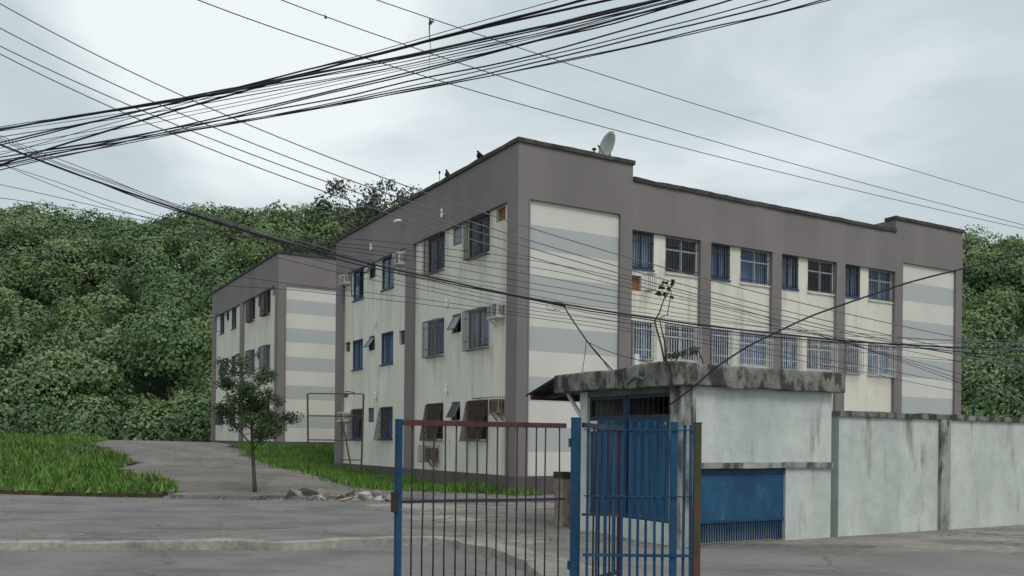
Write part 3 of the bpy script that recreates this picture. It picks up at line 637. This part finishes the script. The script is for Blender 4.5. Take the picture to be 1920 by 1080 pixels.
def flood():
    o = empty('floodlight', on(FL, 8.1, 0, 9.46), AX)
    MB().tube([(0, 0, -.06), (-.12, 0, -.04), (-.26, .05, .03)], [.03, .03, .03], 8).build('arm', 'lamp_white', o)
    MB().tube([(-.14, -.1, .02), (-.2, .02, .05), (-.34, .2, .05), (-.44, .3, -.01), (-.46, .33, -.05)], [.05, .085, .1, .09, .05], 12).build('head', 'lamp_white', o, smooth=True)
    o.scale = (.6, .6, .6)
    tag(o, 'white floodlight arm on the grey band above the middle pier', 'lamp')
flood()
def bird(q, face_dir, tilt, label):
    o = empty('bird', on(FL, q, .2, 10.18), AX)
    P = [(0, -.15, -.03), (0, -.10, .03), (0, -.05, .10), (0, .02, .17), (0, .06, .24), (0, .075, .29), (0, .10, .325), (0, .135, .335), (0, .17, .325)]
    rad = [.02, .035, .07, .085, .07, .035, .032, .028, .006]
    m = Matrix.Rotation(face_dir, 4, 'Z') @ Matrix.Rotation(tilt, 4, 'X')
    MB().tube([m @ Vector(p) + Vector((0, 0, .03)) for p in P], rad, 10).build('body', 'feather_black', o, smooth=True)
    for s in (-1, 1):
        MB().tube([m @ Vector((s * .06, .05, .22)) + Vector((0, 0, .03)), m @ Vector((s * .085, .0, .15)) + Vector((0, 0, .03)), m @ Vector((s * .05, -.12, .02)) + Vector((0, 0, .03))], [.03, .045, .01], 7).build('wing', 'feather_black', o, smooth=True)
        MB().tube([m @ Vector((s * .03, .02, .10)) + Vector((0, 0, .03)), (s * .03, .02, .0)], .008, 5).build('leg', 'feather_black', o)
    tag(o, label, 'bird', 'birds on the roof edge')
bird(4.95, .2, .15, 'black bird standing upright on the parapet, beside the thin tree'); bird(2.6, 2.2, -.5, 'black bird leaning forward on the parapet, nearer the roof corner')
def dish():
    o = empty('satellite_dish', on(FR, 3.62, .6, 9.1), 0)
    MB().tube([(0, 0, 0), (0, 0, 1.5)], .025, 8).build('mast', 'dark_metal', o)
    n, k = 28, 6; vs = []; ax = Vector((-.84, -.52, .22)).normalized(); x = ax.cross(Vector((0, 0, 1))).normalized(); y = x.cross(ax); c = Vector((-.03, -.02, 1.60))
    for sgn in (0, 1):
        for i in range(k + 1):
            for j in range(n):
                r = .43 * i / k; t = 2 * math.pi * j / n
                vs.append(c + x * r * math.cos(t) * .92 + y * r * math.sin(t) * 1.06 + ax * (.55 * r * r - sgn * .015))
    fs = []
    for s in (0, 1):
        for i in range(k):
            for j in range(n): a = s * (k + 1) * n; q = (j + 1) % n; fs.append((a + i * n + j, a + i * n + q, a + (i + 1) * n + q, a + (i + 1) * n + j))
    for j in range(n): q = (j + 1) % n; fs.append((k * n + j, k * n + q, (2 * k + 1) * n + q, (2 * k + 1) * n + j))
    MB().add(vs, fs).build('reflector', 'dish_grey', o, smooth=True)
    MB().tube([c - y * .34 + ax * .05, c - y * .18 + ax * .36], .012, 6).build('arm', 'dark_metal', o)
    MB().tube([c - y * .18 + ax * .33, c - y * .12 + ax * .42], [.03, .02], 8).build('receiver', 'dark_metal', o)
    tag(o, 'round grey satellite dish tilted above the parapet at the taller end bay', 'satellite dish')
    v = empty('roof_vent', on(FR, 3.02, .6, 9.1)); MB().tube([(0, 0, 0), (0, 0, 1.42)], .025, 8).build('pipe', 'dark_metal', v)
    MB().tube([(0, 0, 1.41), (0, 0, 1.44), (0, 0, 1.47)], [.07, .075, .03], 10).build('cap', 'dark_metal', v); tag(v, 'short dark capped vent pipe on the roof left of the satellite dish', 'vent')
    a = empty('antenna', on(FL, 6.4, .6, 9.1)); MB().tube([(0, 0, 0), (0, 0, 1.75)], .009, 5).build('rod', 'dark_metal', a); MB().tube([(0, 0, 1.74), (0, 0, 1.78), (0, 0, 1.82), (0, 0, 1.85)], [.01, .04, .04, .01], 8).build('tip', 'dark_metal', a); tag(a, 'thin rod antenna with a round tip on the roof left of the birds', 'antenna')
dish()

# ------------------------------------------------------------------ pipe frame by the far end
def pipe_frame():
    Y = 33.5; a = at(575, 899, Y); b = at(680, 904, Y); o = empty('pipe_frame', (a.x, Y, gh(a.x, Y)))
    org = Vector(o.location); X0, X1 = 0, b.x - a.x; zt = at(575, 738, Y).z - org.z; zz = lambda v: at(620, v, Y).z - org.z
    for x in (X0, X1): MB().tube([(x + (.06 if x == 0 else -.06), 0, -.05), (x, 0, zt)], .035, 8).build('post', 'dark_metal', o)
    for v in (738, 780, 825): MB().tube([(X0 + .03, 0, zz(v)), (X1 - .03, 0, zz(v))], .022, 8).build('rail', 'dark_metal', o)
    MB().tube([(X1 * .6, .0, zz(862)), (X1 - .05, 0, zz(862))], .02, 8).build('rail', 'dark_metal', o)
    MB().tube([(X1 * .60, 0, zz(775)), (X1 * .86, -.25, zz(902))], .03, 8).build('brace', 'dark_metal', o)
    MB().tube([(X1 * .68, 0, zz(738)), (X1 * .68, 0, zz(733)), (X1 * .85, 0, zz(736))], .02, 7).build('bracket', 'dark_metal', o)
    MB().box(X1 * .65, X1 * .72, -.07, .07, zz(745), zz(737)).build('lamp_box', 'dark_metal', o)
    tag(o, 'tall rusty steel pipe frame standing on the pavement before the far end', 'metal frame')
pipe_frame()

# ------------------------------------------------------------------ broken kerb stones
def chunk(rnd, sx, sy, sz):
    bm = bmesh.new()
    for i in range(13): bm.verts.new((rnd.uniform(-1, 1) * sx, rnd.uniform(-1, 1) * sy, rnd.uniform(-1, 1) * sz))
    r = bmesh.ops.convex_hull(bm, input=bm.verts); bmesh.ops.delete(bm, geom=[v for v in bm.verts if not v.link_faces], context='VERTS')
    me = bpy.data.meshes.new('concrete_chunk'); bm.to_mesh(me); bm.free(); return me
def rubble():
    rnd = random.Random(5); o = empty('rubble_pile', (-4.6, 23.4, 0))
    spec = [(562, 937, .5, .3, .16, 'rubble_grey'), (578, 932, .4, .3, .24, 'rubble_dark'), (595, 938, .3, .25, .14, 'rubble_grey'), (603, 940, .25, .2, .1, 'rubble_pale'), (616, 929, .25, .2, .14, 'rubble_grey'),
            (630, 931, .32, .25, .15, 'rubble_grey'), (641, 936, .3, .2, .08, 'rubble_red'), (652, 931, .35, .25, .16, 'rubble_red'), (664, 935, .22, .2, .09, 'rubble_red'), (677, 936, .36, .25, .1, 'rubble_pale'),
            (690, 935, .25, .2, .09, 'rubble_pale'), (688, 927, .22, .2, .1, 'rubble_pale'), (702, 927, .24, .2, .12, 'rubble_grey'), (712, 934, .3, .2, .07, 'rubble_pale'), (728, 936, .32, .2, .08, 'rubble_red'), (720, 942, .35, .2, .06, 'rubble_pale'),
            (640, 943, .4, .2, .05, 'rubble_pale'), (660, 944, .3, .2, .05, 'rubble_grey'), (606, 926, .3, .25, .1, 'rubble_grey'), (738, 941, .3, .2, .1, 'rubble_grey')]
    for u, v, sx, sy, sz, mt in spec:
        Y = 24.3 - (v - 927) * .05; p = at(u, v, Y); c = link('concrete_chunk', chunk(rnd, sx * .85, sy * 1.0, sz * .95), mt, o)
        c.location = Vector((p.x, Y, max(sz * .6, min(p.z, .22)))) - Vector(o.location); c.rotation_euler = (rnd.uniform(-.3, .3), rnd.uniform(-.3, .3), rnd.uniform(0, 3))
    V = []; F = []
    for i in range(260):
        x, y = rnd.gauss(-4.5, 1.3), rnd.gauss(23.35, .28); s = rnd.uniform(.015, .05); k = len(V)
        V += [(x - s, y, .0), (x + s, y - s * .4, 0), (x, y + s, 0), (x + s * .2, y, s * 1.5)]; F += [(k, k + 1, k + 3), (k + 1, k + 2, k + 3), (k + 2, k, k + 3)]
    g = raw('gravel', np.array(V) - np.array([-4.6, 23.4, 0]), np.array(F), 'rubble_grey', o); g['kind'] = 'stuff'
    tag(o, 'pile of broken kerb stones and red-brown concrete lumps at the far roadside', 'rubble')
rubble()

# ------------------------------------------------------------------ gatehouse
HUT = Vector((2.59, 13.88, 0))
def hut():
    o = empty('gatehouse', HUT, AX); B = lambda n, m, *a, p=None: MB().box(*a).build(n, m, p or o)
    SX, SY = 3.4, 2.72
    B('base', 'hut_plaster', .02, SX, .2, SY - .02, -.1, .34)
    # front wall (faces left) : two piers, lintel
    B('pier', 'hut_grimy', 0, .2, -.02, .25, -.1, 2.5); B('pier', 'hut_plaster', 0, .2, 2.49, SY, -.1, 2.5)
    B('lintel', 'hut_lintel', .012, .2, .25, 2.49, 2.40, 2.5)
    # doors
    mid = 1.44
    for (y0, y1) in ((.25, mid - .03), (mid + .03, 2.49)):
        d = MB(); d.box(.07, .11, y0 + .03, y1 - .03, .36, 1.98)
        for k in range(1, 6): yy = y0 + (y1 - y0) * k / 6; d.box(.062, .07, yy - .012, yy + .012, .40, 1.94)
        d.box(.055, .07, y0 + .03, y1 - .03, 1.93, 1.98); d.box(.055, .07, y0 + .03, y1 - .03, .36, .42)
        door = d.build('door', 'door_blue', o)
        t = MB(); t.box(.06, .12, y0, y1, 2.34, 2.40); t.box(.06, .12, y0, y1, 1.98, 2.06); t.box(.06, .12, y0, y0 + .06, 2.06, 2.34); t.box(.06, .12, y1 - .06, y1, 2.06, 2.34); fr = t.build('transom', 'navy_frame', o)
        g = MB()
        for k in range(1, 9): yy = y0 + (y1 - y0) * k / 9; g.box(.085, .095, yy - .006, yy + .006, 2.06, 2.34)
        g.build('transom_bar', 'gate_dark', fr)
        if y0 < 1: MB().tube([(.03, y0 + .16, 1.90), (.055, y0 + .16, 1.90)], [.025, .03], 8).build('knob', 'lamp_white', door)
    B('door_post', 'gate_blue', .05, .13, mid - .03, mid + .03, .34, 2.40)
    m_ = B('meter_box', 'white_pipe', .03, .062, 2.24, 2.44, 1.80, 1.98); MB().box(.022, .03, 2.26, 2.34, 1.82, 1.90).build('display', 'ac_dark', m_)
    # inside and back
    B('inner_wall', 'interior', 1.6, 1.7, .2, SY - .2, .34, 2.5); B('far_wall', 'hut_plaster', .2, SX, SY - .2, SY, -.1, 2.5); B('back_wall', 'hut_plaster', SX - .2, SX, .2, SY - .2, -.1, 2.5)
    # side facing the road
    B('pier', 'hut_grimy', .2, .27, -.05, .2, -.1, 2.5)
    B('side_wall', 'hut_plaster', .27, SX, 0, .2, 1.30, 2.5); strip('ledge', o, FR, .27, SX, -.06, .1, 1.21, 1.30, 'hut_grimy', .02)
    B('side_wall', 'hut_plaster', 2.3, SX, 0, .2, -.1, 1.21)
    p_ = B('metal_hatch', 'door_blue', .30, 2.3, .05, .09, .38, 1.12); B('hatch_rail', 'gate_blue', .27, 2.3, .02, .12, 1.12, 1.21); B('hatch_rail', 'gate_blue', .27, 2.3, .03, .10, .34, .38)
    for k in range(38): x = .30 + k * .053; B('vent_bar', 'gate_blue', x, x + .016, .05, .075, .03, .34)
    # roof slab with rotten edge
    def slab():
        rnd = random.Random(2); n = 46; vs = []; loop = []
        per = [(-.30, -.16), (-.30, 3.12), (SX + .15, 3.12), (SX + .15, -.16)]
        for i in range(4):
            a, b = Vector(per[i]), Vector(per[(i + 1) % 4]); k = int((b - a).length / .09)
            for j in range(k): loop.append(a.lerp(b, j / k))
        m = len(loop); c = Vector(((SX - .15) / 2, 1.45)); rings = ((2.5, .012), (2.515, 0), (2.64, 0), (2.78, .0), (2.81, .012))
        for z, ins in rings:
            for p in loop:
                w = noise.noise((p.x * 3, p.y * 3, z * 4)) * .014; q = p + (c - p).normalized() * (ins + w)
                low = -.06 * max(0, noise.noise((p.x * 1.4, p.y * 1.4, 9))) if z < 2.55 else 0
                up = (.05 * ss(.9, .0, abs(p.y - .3)) + noise.noise((p.x * 1.7, p.y * 1.7, 2)) * .02) if z > 2.7 else 0
                vs.append((q.x, q.y, z + low + up))
        fs = [(r * m + j, r * m + (j + 1) % m, (r + 1) * m + (j + 1) % m, (r + 1) * m + j) for r in range(len(rings) - 1) for j in range(m)]
        fs += [tuple(range(m)), tuple(range((len(rings) - 1) * m, len(rings) * m))]
        MB().add(vs, fs).build('roof_slab', 'slab_mould', o)
    slab()
    pr = MB()      # broken render hanging from the slab's front edge
    for k in range(5): y = .5 + k * .09; pr.bar((-.32, y, 2.60 + .05 * math.sin(k * .8)), (-.31, y + .1, 2.60 + .05 * math.sin((k + 1) * .8)), .05, .03)
    pr.build('peeling_render', 'slab_mould', o)
    # tiled lean-to on the far side
    can = empty('canopy'); can.parent = o
    MB().box(.05, 1.5, 3.12, 3.16, 2.42, 2.52).build('beam', 'tile_brown', can)
    t0, t1 = Vector((-.30, 3.12, 2.76)), Vector((-.30, 4.12, 2.48))
    for k in range(9):
        x = -.30 + k * .21
        m2 = MB(); n = 7; vs = []
        for e_, p in enumerate((t0, t1)):
            for i in range(n): t = math.pi * i / (n - 1); vs.append((x + .105 - .105 * math.cos(t), p.y, p.z + .05 * math.sin(t)))
            for i in range(n): t = math.pi * i / (n - 1); vs.append((x + .105 - .105 * math.cos(t), p.y, p.z + .05 * math.sin(t) - .03))
        fs = [(i, i + 1, 2 * n + i + 1, 2 * n + i) for i in range(n - 1)] + [(n + i, n + i + 1, 3 * n + i + 1, 3 * n + i) for i in range(n - 1)] + [(2 * n + i, 2 * n + i + 1, 3 * n + i + 1, 3 * n + i) for i in range(n - 1)]
        m2.add(vs, fs).build('roof_tile', 'tile_brown', can)
    MB().box(-.28, 1.5, 3.9, 3.98, 2.40, 2.50).build('rafter', 'tile_brown', can)
    MB().bar((-.05, 3.05, 2.5), (.05, 2.74, 2.05), .05, .06).build('brace', 'hut_plaster', can)
    MB().bar((0, 3.16, 2.47), (0, 4.0, 2.44), .05).build('rafter', 'tile_brown', can)
    tag(o, 'small pale gatehouse with blue doors and a mouldy concrete roof slab', 'gatehouse')
    return o
hut()
def hp(x, y, z): return HUT + RX * x + LY * y + Vector((0, 0, z))
def masonry_post():
    p = at(1055, 985, 17.0); o = empty('masonry_post', (p.x, p.y, 0), AX)
    MB().box(-.10, .10, -.14, .14, -.1, .92).build('shaft', 'brick_brown', o); MB().box(-.12, .12, -.16, .16, .92, 1.04).build('cap', 'rubble_dark', o)
    MB().tube([(.08, -.2, -.05), (.09, -.19, .5), (.07, -.19, .62)], .035, 8).build('pipe', 'white_pipe', o)
    tag(o, 'short stained brown masonry post beside the gatehouse, seen behind the gate', 'post')
masonry_post()
def boundary_wall():
    o = empty('boundary_wall', HUT, AX)
    MB().box(3.62, 22, .02, .2, -.1, 2.1).build('wall', 'hut_plaster', o); strip('coping', o, FR, 3.6, 22, -.03, .25, 2.1, 2.2, 'slab_mould', .02)
    for k in range(5): x = 6.4 + k * 3.6; MB().box(x, x + .28, -.05, .02 - .003, -.1, 2.1).build('pier', 'hut_grimy', o)
    tag(o, 'plain plastered boundary wall running right from the gatehouse', 'wall')
boundary_wall()

# white pipe by the wing
pp = tag(MB().box(-.09, .09, -.06, .06, 0, 4.3).build('downpipe_box', 'white_pipe'), 'white square downpipe just above the gatehouse roof, beside the grey pier', 'pipe'); q = on(FR, 4.17, -.08, 0); pp.location = q; pp.rotation_euler = (0, 0, AX)

# dry weed on the gatehouse roof
def weed():
    o = empty('dry_weed', hp(.2, .55, 2.83)); rnd = random.Random(8); mb = MB(); seeds = []
    base = Vector(o.location); Y0 = base.y
    def tw(u, v): return at(u, v, Y0) - base
    stems = [[(1247, 683), (1240, 645), (1228, 602), (1237, 585), (1244, 562), (1250, 548)], [(1250, 683), (1247, 640), (1240, 615), (1236, 597)], [(1252, 590), (1256, 565), (1258, 548), (1252, 536), (1247, 530)], [(1247, 560), (1252, 552), (1256, 540), (1264, 533)], [(1236, 597), (1252, 590)]]
    for k, s in enumerate(stems):
        P = [tw(*p) + Vector((0, .04 * math.sin(k + i), 0)) for i, p in enumerate(s)]; mb.tube(P, [.018 - .011 * i / (len(P) - 1) for i in range(len(P))] if k < 2 else .007, 6)
    mb.build('stem', 'dry_stalk', o, smooth=True)
    sp = [(1244, 530), (1250, 530), (1260, 533), (1239, 539), (1243, 540), (1254, 543), (1235, 549), (1238, 552), (1260, 557), (1262, 527), (1246, 552), (1232, 551)]
    pts = [np.array(blob(tw(u, v), (.04, .04, .03), 26, .1)) for u, v in sp]
    V, F = leaf_quads(np.concatenate(pts), .022); raw('leaf_tuft', V, F, 'seed_dark', o)['kind'] = 'stuff'
    tag(o, 'spindly dry weed with dark tufts growing out of the gatehouse roof', 'plant')
    o2 = empty('creeper', hp(.9, .3, 2.83)); base2 = Vector(o2.location)
    P = [at(u, v, base2.y) - base2 for u, v in ((1262, 684), (1275, 664), (1290, 655), (1303, 650), (1312, 662), (1318, 680), (1322, 690))]
    MB().tube(P, .012, 6).build('stem', 'dry_stalk', o2, smooth=True)
    V, F = leaf_quads(np.concatenate([blob(at(u, v, base2.y) - base2, (.09, .09, .06), 46, .1) for u, v in ((1258, 668), (1268, 664), (1282, 662), (1297, 662), (1303, 656))]), .03); raw('leaf_tuft', V, F, 'leaf_grey', o2)['kind'] = 'stuff'
    tag(o2, 'low creeper arching over the gatehouse roof below the white-barred window', 'plant')
weed()

# ------------------------------------------------------------------ gate and railing
PX, PY = at(1079, 900, 9.35).x, 9.35
def post(name, u, Y, w, vtop, mat, label, cat='post'):
    x = at(u, 900, Y).x; z = at(u, vtop, Y).z; o = empty(name, (x, Y, 0))
    MB().box(-w / 2, w / 2, -w / 2, w / 2, -.1, z).build('shaft', mat, o); MB().box(-w / 2 - .003, w / 2 + .003, -w / 2 - .003, w / 2 + .003, z, z + .012).build('cap', mat, o)
    return tag(o, label, cat)
g = post('gate_post', 1079, 9.35, .098, 785, 'gate_blue', 'thick blue square post between the barred gate and the railing')
MB().box(-.075, -.049, -.03, .03, 1.55, 1.64).build('hinge', 'gate_blue', g); MB().box(-.075, -.049, -.03, .03, .28, .37).build('hinge', 'gate_blue', g)
def leaf(label, far, hinge, zt_far, zt_hinge, zl_far, zl_hinge, nbar, stile_mat, stile_w, top_mat, bar_mat, name='gate', bar_w=.016, latch=True, us=None):
    o = empty(name, (hinge[0], hinge[1], 0)); F = Vector((far[0] - hinge[0], far[1] - hinge[1], 0)); d = F.normalized()
    S = lambda t, z: F * t + Vector((0, 0, z))
    ms = MB(); ms.bar(S(1, .08), S(1, zt_far + .03), stile_w, .05, up=d.cross(Vector((0, 0, 1)))); st = ms.build('stile', stile_mat, o)
    t0 = .02
    MB().bar(S(t0, zt_hinge), S(.985, zt_far), .045, .05).build('top_rail', top_mat, o)
    MB().bar(S(t0, zl_hinge), S(.985, zl_far), .022, .026).build('rail', 'gate_purple' if latch else top_mat, o)
    MB().bar(S(t0, .13), S(.985, .13), .03, .04).build('rail', stile_mat, o)
    ts = us or [(i + 1) / (nbar + 1) for i in range(nbar)]
    for i, t in enumerate(ts):
        b = MB(); w = random.uniform(-.006, .006); P = [S(t, .12), S(t, .6) + d * w, S(t, 1.1) - d * w, S(t, zt_hinge + (zt_far - zt_hinge) * t - .02)]
        b.tube(P, bar_w / 2, 6); b.build('bar', bar_mat, o, smooth=True)
    if latch: MB().box(-.03, .03, -.04, .04, -.09, .09, Matrix.Translation(S(1, zl_far) + d * .035)).build('latch_box', 'gate_dark', o)
    return tag(o, label, 'gate')
fx, fy = at(747, 900, 8.0).x, 8.0
hx, hy = PX - .085, PY - .03
us = []
for u in (773, 793.7, 814, 835, 855.6, 875.7, 894.8, 913.7, 932.6, 951.5, 969.6, 987, 1005.7, 1023, 1049):
    k = (u - 960) / FPX; us.append((k * hy - hx) / ((fx - hx) - k * (fy - hy)))
leaf('wide barred gate swung open, blue end stile and maroon top rail', (fx, fy), (hx, hy), at(747, 792, 8).z, at(1065, 798.5, hy).z, at(747, 941, 8).z, at(1065, 935.5, hy).z, 15, 'gate_blue', .05, 'gate_maroon', 'gate_dark', us=us)
f2 = at(1163, 900, 10.3)
leaf('narrow barred gate behind the railing with a dark maroon end stile', (f2.x, 10.3), (PX + .075, PY + .06), at(1163, 803, 10.3).z, at(1095, 797, 9.4).z, at(1163, 966, 10.3).z, at(1095, 965, 9.4).z, 6, 'gate_purple', .058, 'gate_maroon', 'gate_dark', latch=False, bar_w=.02)
def railing():
    Y = 9.2; xa = PX + .07; xb = at(1300, 900, Y).x; o = empty('railing', (xa, Y, 0)); Z = lambda v: at(1180, v, Y).z; Xo = lambda u: at(u, 900, Y).x - xa
    for v, t in ((806, .012), (930.5, .012), (1041, .03)): MB().box(0, xb - xa, -.018, -.002, Z(v) - t / 2, Z(v) + t / 2).build('rail', 'gate_blue', o)
    tops = {1182: 792, 1197: 789, 1212: 790, 1228: 790, 1244: 791}
    for u in (1102, 1120, 1136, 1151, 1166.5, 1182, 1197, 1212, 1228, 1244, 1283, 1296):
        x = Xo(u); w = .013 if u != 1296 else .016; lean = random.uniform(-.006, .006)
        MB().bar((x + lean, .012, .06), (x - lean, .012, Z(tops.get(u, 794) + random.uniform(-2, 3))), w * 2, .02, up=(0, 1, 0)).build('bar', 'gate_blue', o)
    x = Xo(1264); MB().box(x - .034, x + .034, -.0, .06, 0, Z(790)).build('post', 'gate_blue', o)
    tag(o, 'upright blue flat-bar railing in front of the gatehouse doors', 'railing')
railing()
post('end_post', 1307, 9.25, .07, 794, 'post_green', 'green and rust-brown post at the right end of the blue railing')

# ------------------------------------------------------------------ overhead wires
ORD = 'topmost,second,third,fourth,fifth,sixth,seventh,eighth,ninth,tenth,eleventh,twelfth,thirteenth,fourteenth,fifteenth,sixteenth,seventeenth,eighteenth,nineteenth'.split(',')
def wire(name, pts, r, mat, label, group=None, u0=-160, u1=2080, wob=0, n=46, cat='cable'):
    P = [at(u, v, Y) for u, v, Y in pts]; U = [p[0] for p in pts]
    if len(P) == 2: P.insert(1, (P[0] + P[1]) / 2); U.insert(1, (U[0] + U[1]) / 2)
    def ev(u):
        s = Vector((0, 0, 0))
        for i in range(3):
            w = 1
            for j in range(3):
                if i != j: w *= (u - U[j]) / (U[i] - U[j])
            s += P[i] * w
        return s
    Q = []
    for i in range(n + 1):
        u = u0 + (u1 - u0) * i / n; p = ev(u)
        if wob: p += Vector((0, 0, noise.noise((u * .006, sum(map(ord, label)) % 97 + r * 999, wob * 31 + pts[0][1] * .37)) * wob))
        Q.append(p)
    o = MB().tube(Q, r, 5).build(name, mat, smooth=True, recalc=False); return tag(o, label, cat, group)
G = 'loose telephone cables crossing the top of the picture'
for i, (a, b, c, r) in enumerate([(137, 27, -82, .007), (138, 38, -70, .016), (140, 40, -66, .014), (143, 42, -36, .020), (145, 64, -30, .016), (146, 66, -26, .022), (149, 69, -26, .012), (153, 74, -24, .008),
                        (158, 78, -22, .007), (163, 80, -20, .009), (170, 83, -14, .006), (175, 87, -10, .006), (187, 91, -12, .014), (192, 95, -8, .012), (199, 113, 8, .013), (207, 122, 27, .009), (209, 131, 39, .012), (210, 135, 51, .010), (209, 137, 54, .008)]):
    Yk = (i % 5) * .05
    wire('telephone_cable', [(554, a, 13 + Yk), (950, b, 11.6 + Yk), (1339, c, 10.2 + Yk)], r * .8, 'black_cable', 'dark telephone cable, ' + ORD[i] + ' from the top at the right end of the rising sky bundle', G, wob=.035 if i % 3 else .012)
for k, (p, lb) in enumerate((([(707, 0, 16.2), (950, 82, 18.2), (1339, 206, 22)], 'uppermost of the three thin power lines falling to the right across the sky'),
                             ([(554, 10, 15), (950, 147, 18), (1339, 265, 21.6)], 'middle of the three thin power lines falling to the right across the sky'),
                             ([(554, 66, 15), (950, 188, 18), (1339, 292, 21.6)], 'lowest of the three thin power lines falling to the right across the sky'))):
    wire('power_line', p, .0085, 'dark_wire', lb, 'thin power lines high over the roof', u0=-100, u1=2080)
for k, (a, b, c, lb) in enumerate(((270, 422, 527, 'first, topmost of four grey wires slanting across both facades'), (300, 446, 549, 'second from top of four grey wires slanting across both facades'),
                                   (320, 460, 560, 'third from top of four grey wires slanting across both facades'), (340, 477, 571, 'fourth, lowest of four grey wires slanting across both facades'))):
    wire('service_wire', [(554, a, 15.8), (978, b, 17), (1339, c, 18.2)], .0095, 'grey_cable', lb, 'four grey wires in front of the near block')
wire('trunk_cable', [(554, 458, 15.2), (954, 551, 15.9), (1339, 612, 16.6)], .0165, 'black_cable', 'thick black bundled cable sagging across the near block', wob=.02)
wire('trunk_cable', [(554, 462, 15.2), (954, 556, 15.9), (1339, 618, 16.6)], .011, 'black_cable', 'thinner black cable hugging the underside of the thick bundled cable', wob=.05)
G2 = 'fine wires around the thick cable'
for i, (a, b, c) in enumerate([(447, 482, 566), (455, 495, 575), (462, 507, 583), (468, 521, 590), (478, 535, 598)]):
    wire('thin_wire', [(635, a, 15.6 + .05 * i), (952, b, 16.1), (1339, c, 16.7)], .0055, 'dark_wire', 'fine dark wire above the thick bundled cable, ' + ORD[i] + ' from the top of five', G2, wob=.03)
for i, (a, b, c) in enumerate([(478, 567, 630), (490, 574, 624), (532, 583, 640), (545, 590, 648)]):
    wire('thin_wire', [(554, a, 15.4), (952, b, 15.8), (1339, c, 16.4)], .005, 'dark_wire', 'fine dark wire below the thick bundled cable, ' + ORD[i] + ' from the top of four', G2 + ', lower', wob=.04)

for i, (a, b, c) in enumerate([(452, 545, 603), (456, 549, 607), (461, 561, 622)]):
    wire('thin_wire', [(554, a, 15.3), (952, b, 16.0), (1339, c, 16.6)], .006, 'grey_cable', 'pale strand lashed loosely along the thick bundled cable, ' + ORD[i] + ' of three', 'pale strands along the thick cable', wob=.06)
def splice():
    c = at(1047, 571, 16.03); o = empty('cable_splice', c); mb = MB()
    V = Vector
    mb.tube([V((-.14, -.03, .02)), V((-.06, -.03, .02)), V((.06, -.03, -.0)), V((.13, -.03, -.02))], [.012, .032, .036, .014], 8)
    mb.build('joint', 'black_cable', o, smooth=True)
    t = MB()
    for k in range(3):
        a = random.uniform(0, 6); t.tube([V((math.cos(x + a) * .10 - .06 * k, -.04, math.sin(x + a) * .07 - .04)) for x in [i * .6 for i in range(10)]], .004, 4)
    t.build('loose_loop', 'black_cable', o)
    tag(o, 'tangled black splice on the thick cable before the striped panel', 'cable splice')
    def drop(uvY, r, label):
        P = [at(*q) for q in uvY]; n = 14; Q = []
        for i in range(len(P) - 1):
            for k in range(5): Q.append(P[i].lerp(P[i + 1], k / 5))
        Q.append(P[-1]); Q = [Q[0]] + [(Q[i - 1] + Q[i] * 2 + Q[i + 1]) / 4 for i in range(1, len(Q) - 1)] + [Q[-1]]
        tag(MB().tube(Q, r, 5).build('drop_cable', 'black_cable', smooth=True, recalc=False), label, 'cable', 'cables dropping to the gatehouse')
    drop([(1057, 574, 16), (1072, 598, 15.95), (1098, 636, 15.9), (1120, 664, 15.8), (1148, 694, 15.4)], .013, 'main drop cable falling from the splice to the gatehouse roof')
    drop([(1099, 637, 15.88), (1098, 655, 15.9), (1093, 690, 15.9), (1092, 702, 15.9)], .006, 'short drop cable hanging straight down at the roof slab\'s left end')
    drop([(1102, 641, 15.86), (1125, 667, 15.7), (1142, 694, 15.5)], .006, 'thin drop cable close beside the main one, reaching the roof slab')
    drop([(1103, 642, 15.86), (1130, 655, 15.7), (1165, 667, 15.3), (1200, 676, 14.9), (1236, 684, 14.5)], .006, 'drop cable slanting right along the gatehouse roof toward the weed')
    drop([(1257, 758, 13.7), (1275, 745, 13.6), (1305, 722, 13.5), (1340, 690, 13.4), (1400, 650, 13.4), (1520, 592, 13.5), (1700, 530, 13.6), (1900, 480, 13.7), (2080, 450, 13.8)], .014, 'black cable rising diagonally in front of the gatehouse corner pier')
splice()
def snag(u, v, Y, ln, w, label):
    o = empty('snagged_rag', at(u, v, Y)); z = ln
    mb = MB(); mb.tube([(0, 0, .02), (-.01, 0, -z * .25), (.015, 0, -z * .55), (-.01, 0, -z)], [w * .3, w * .2, w * .12, .003], 5); mb.build('streamer', 'black_cable', o)
    V, F = leaf_quads(blob((.02, 0, -w), (w, w * .6, w * 1.2), 40, .1), w * .45); raw('tatter', V, F, 'seed_dark', o); tag(o, label, 'debris')
snag(806, 36, 16.9, .95, .055, 'dark shredded rag with a long streamer hanging from the uppermost power line'); snag(609, 29, 15.5, .05, .03, 'tiny dark scrap caught on the middle power line at upper left')
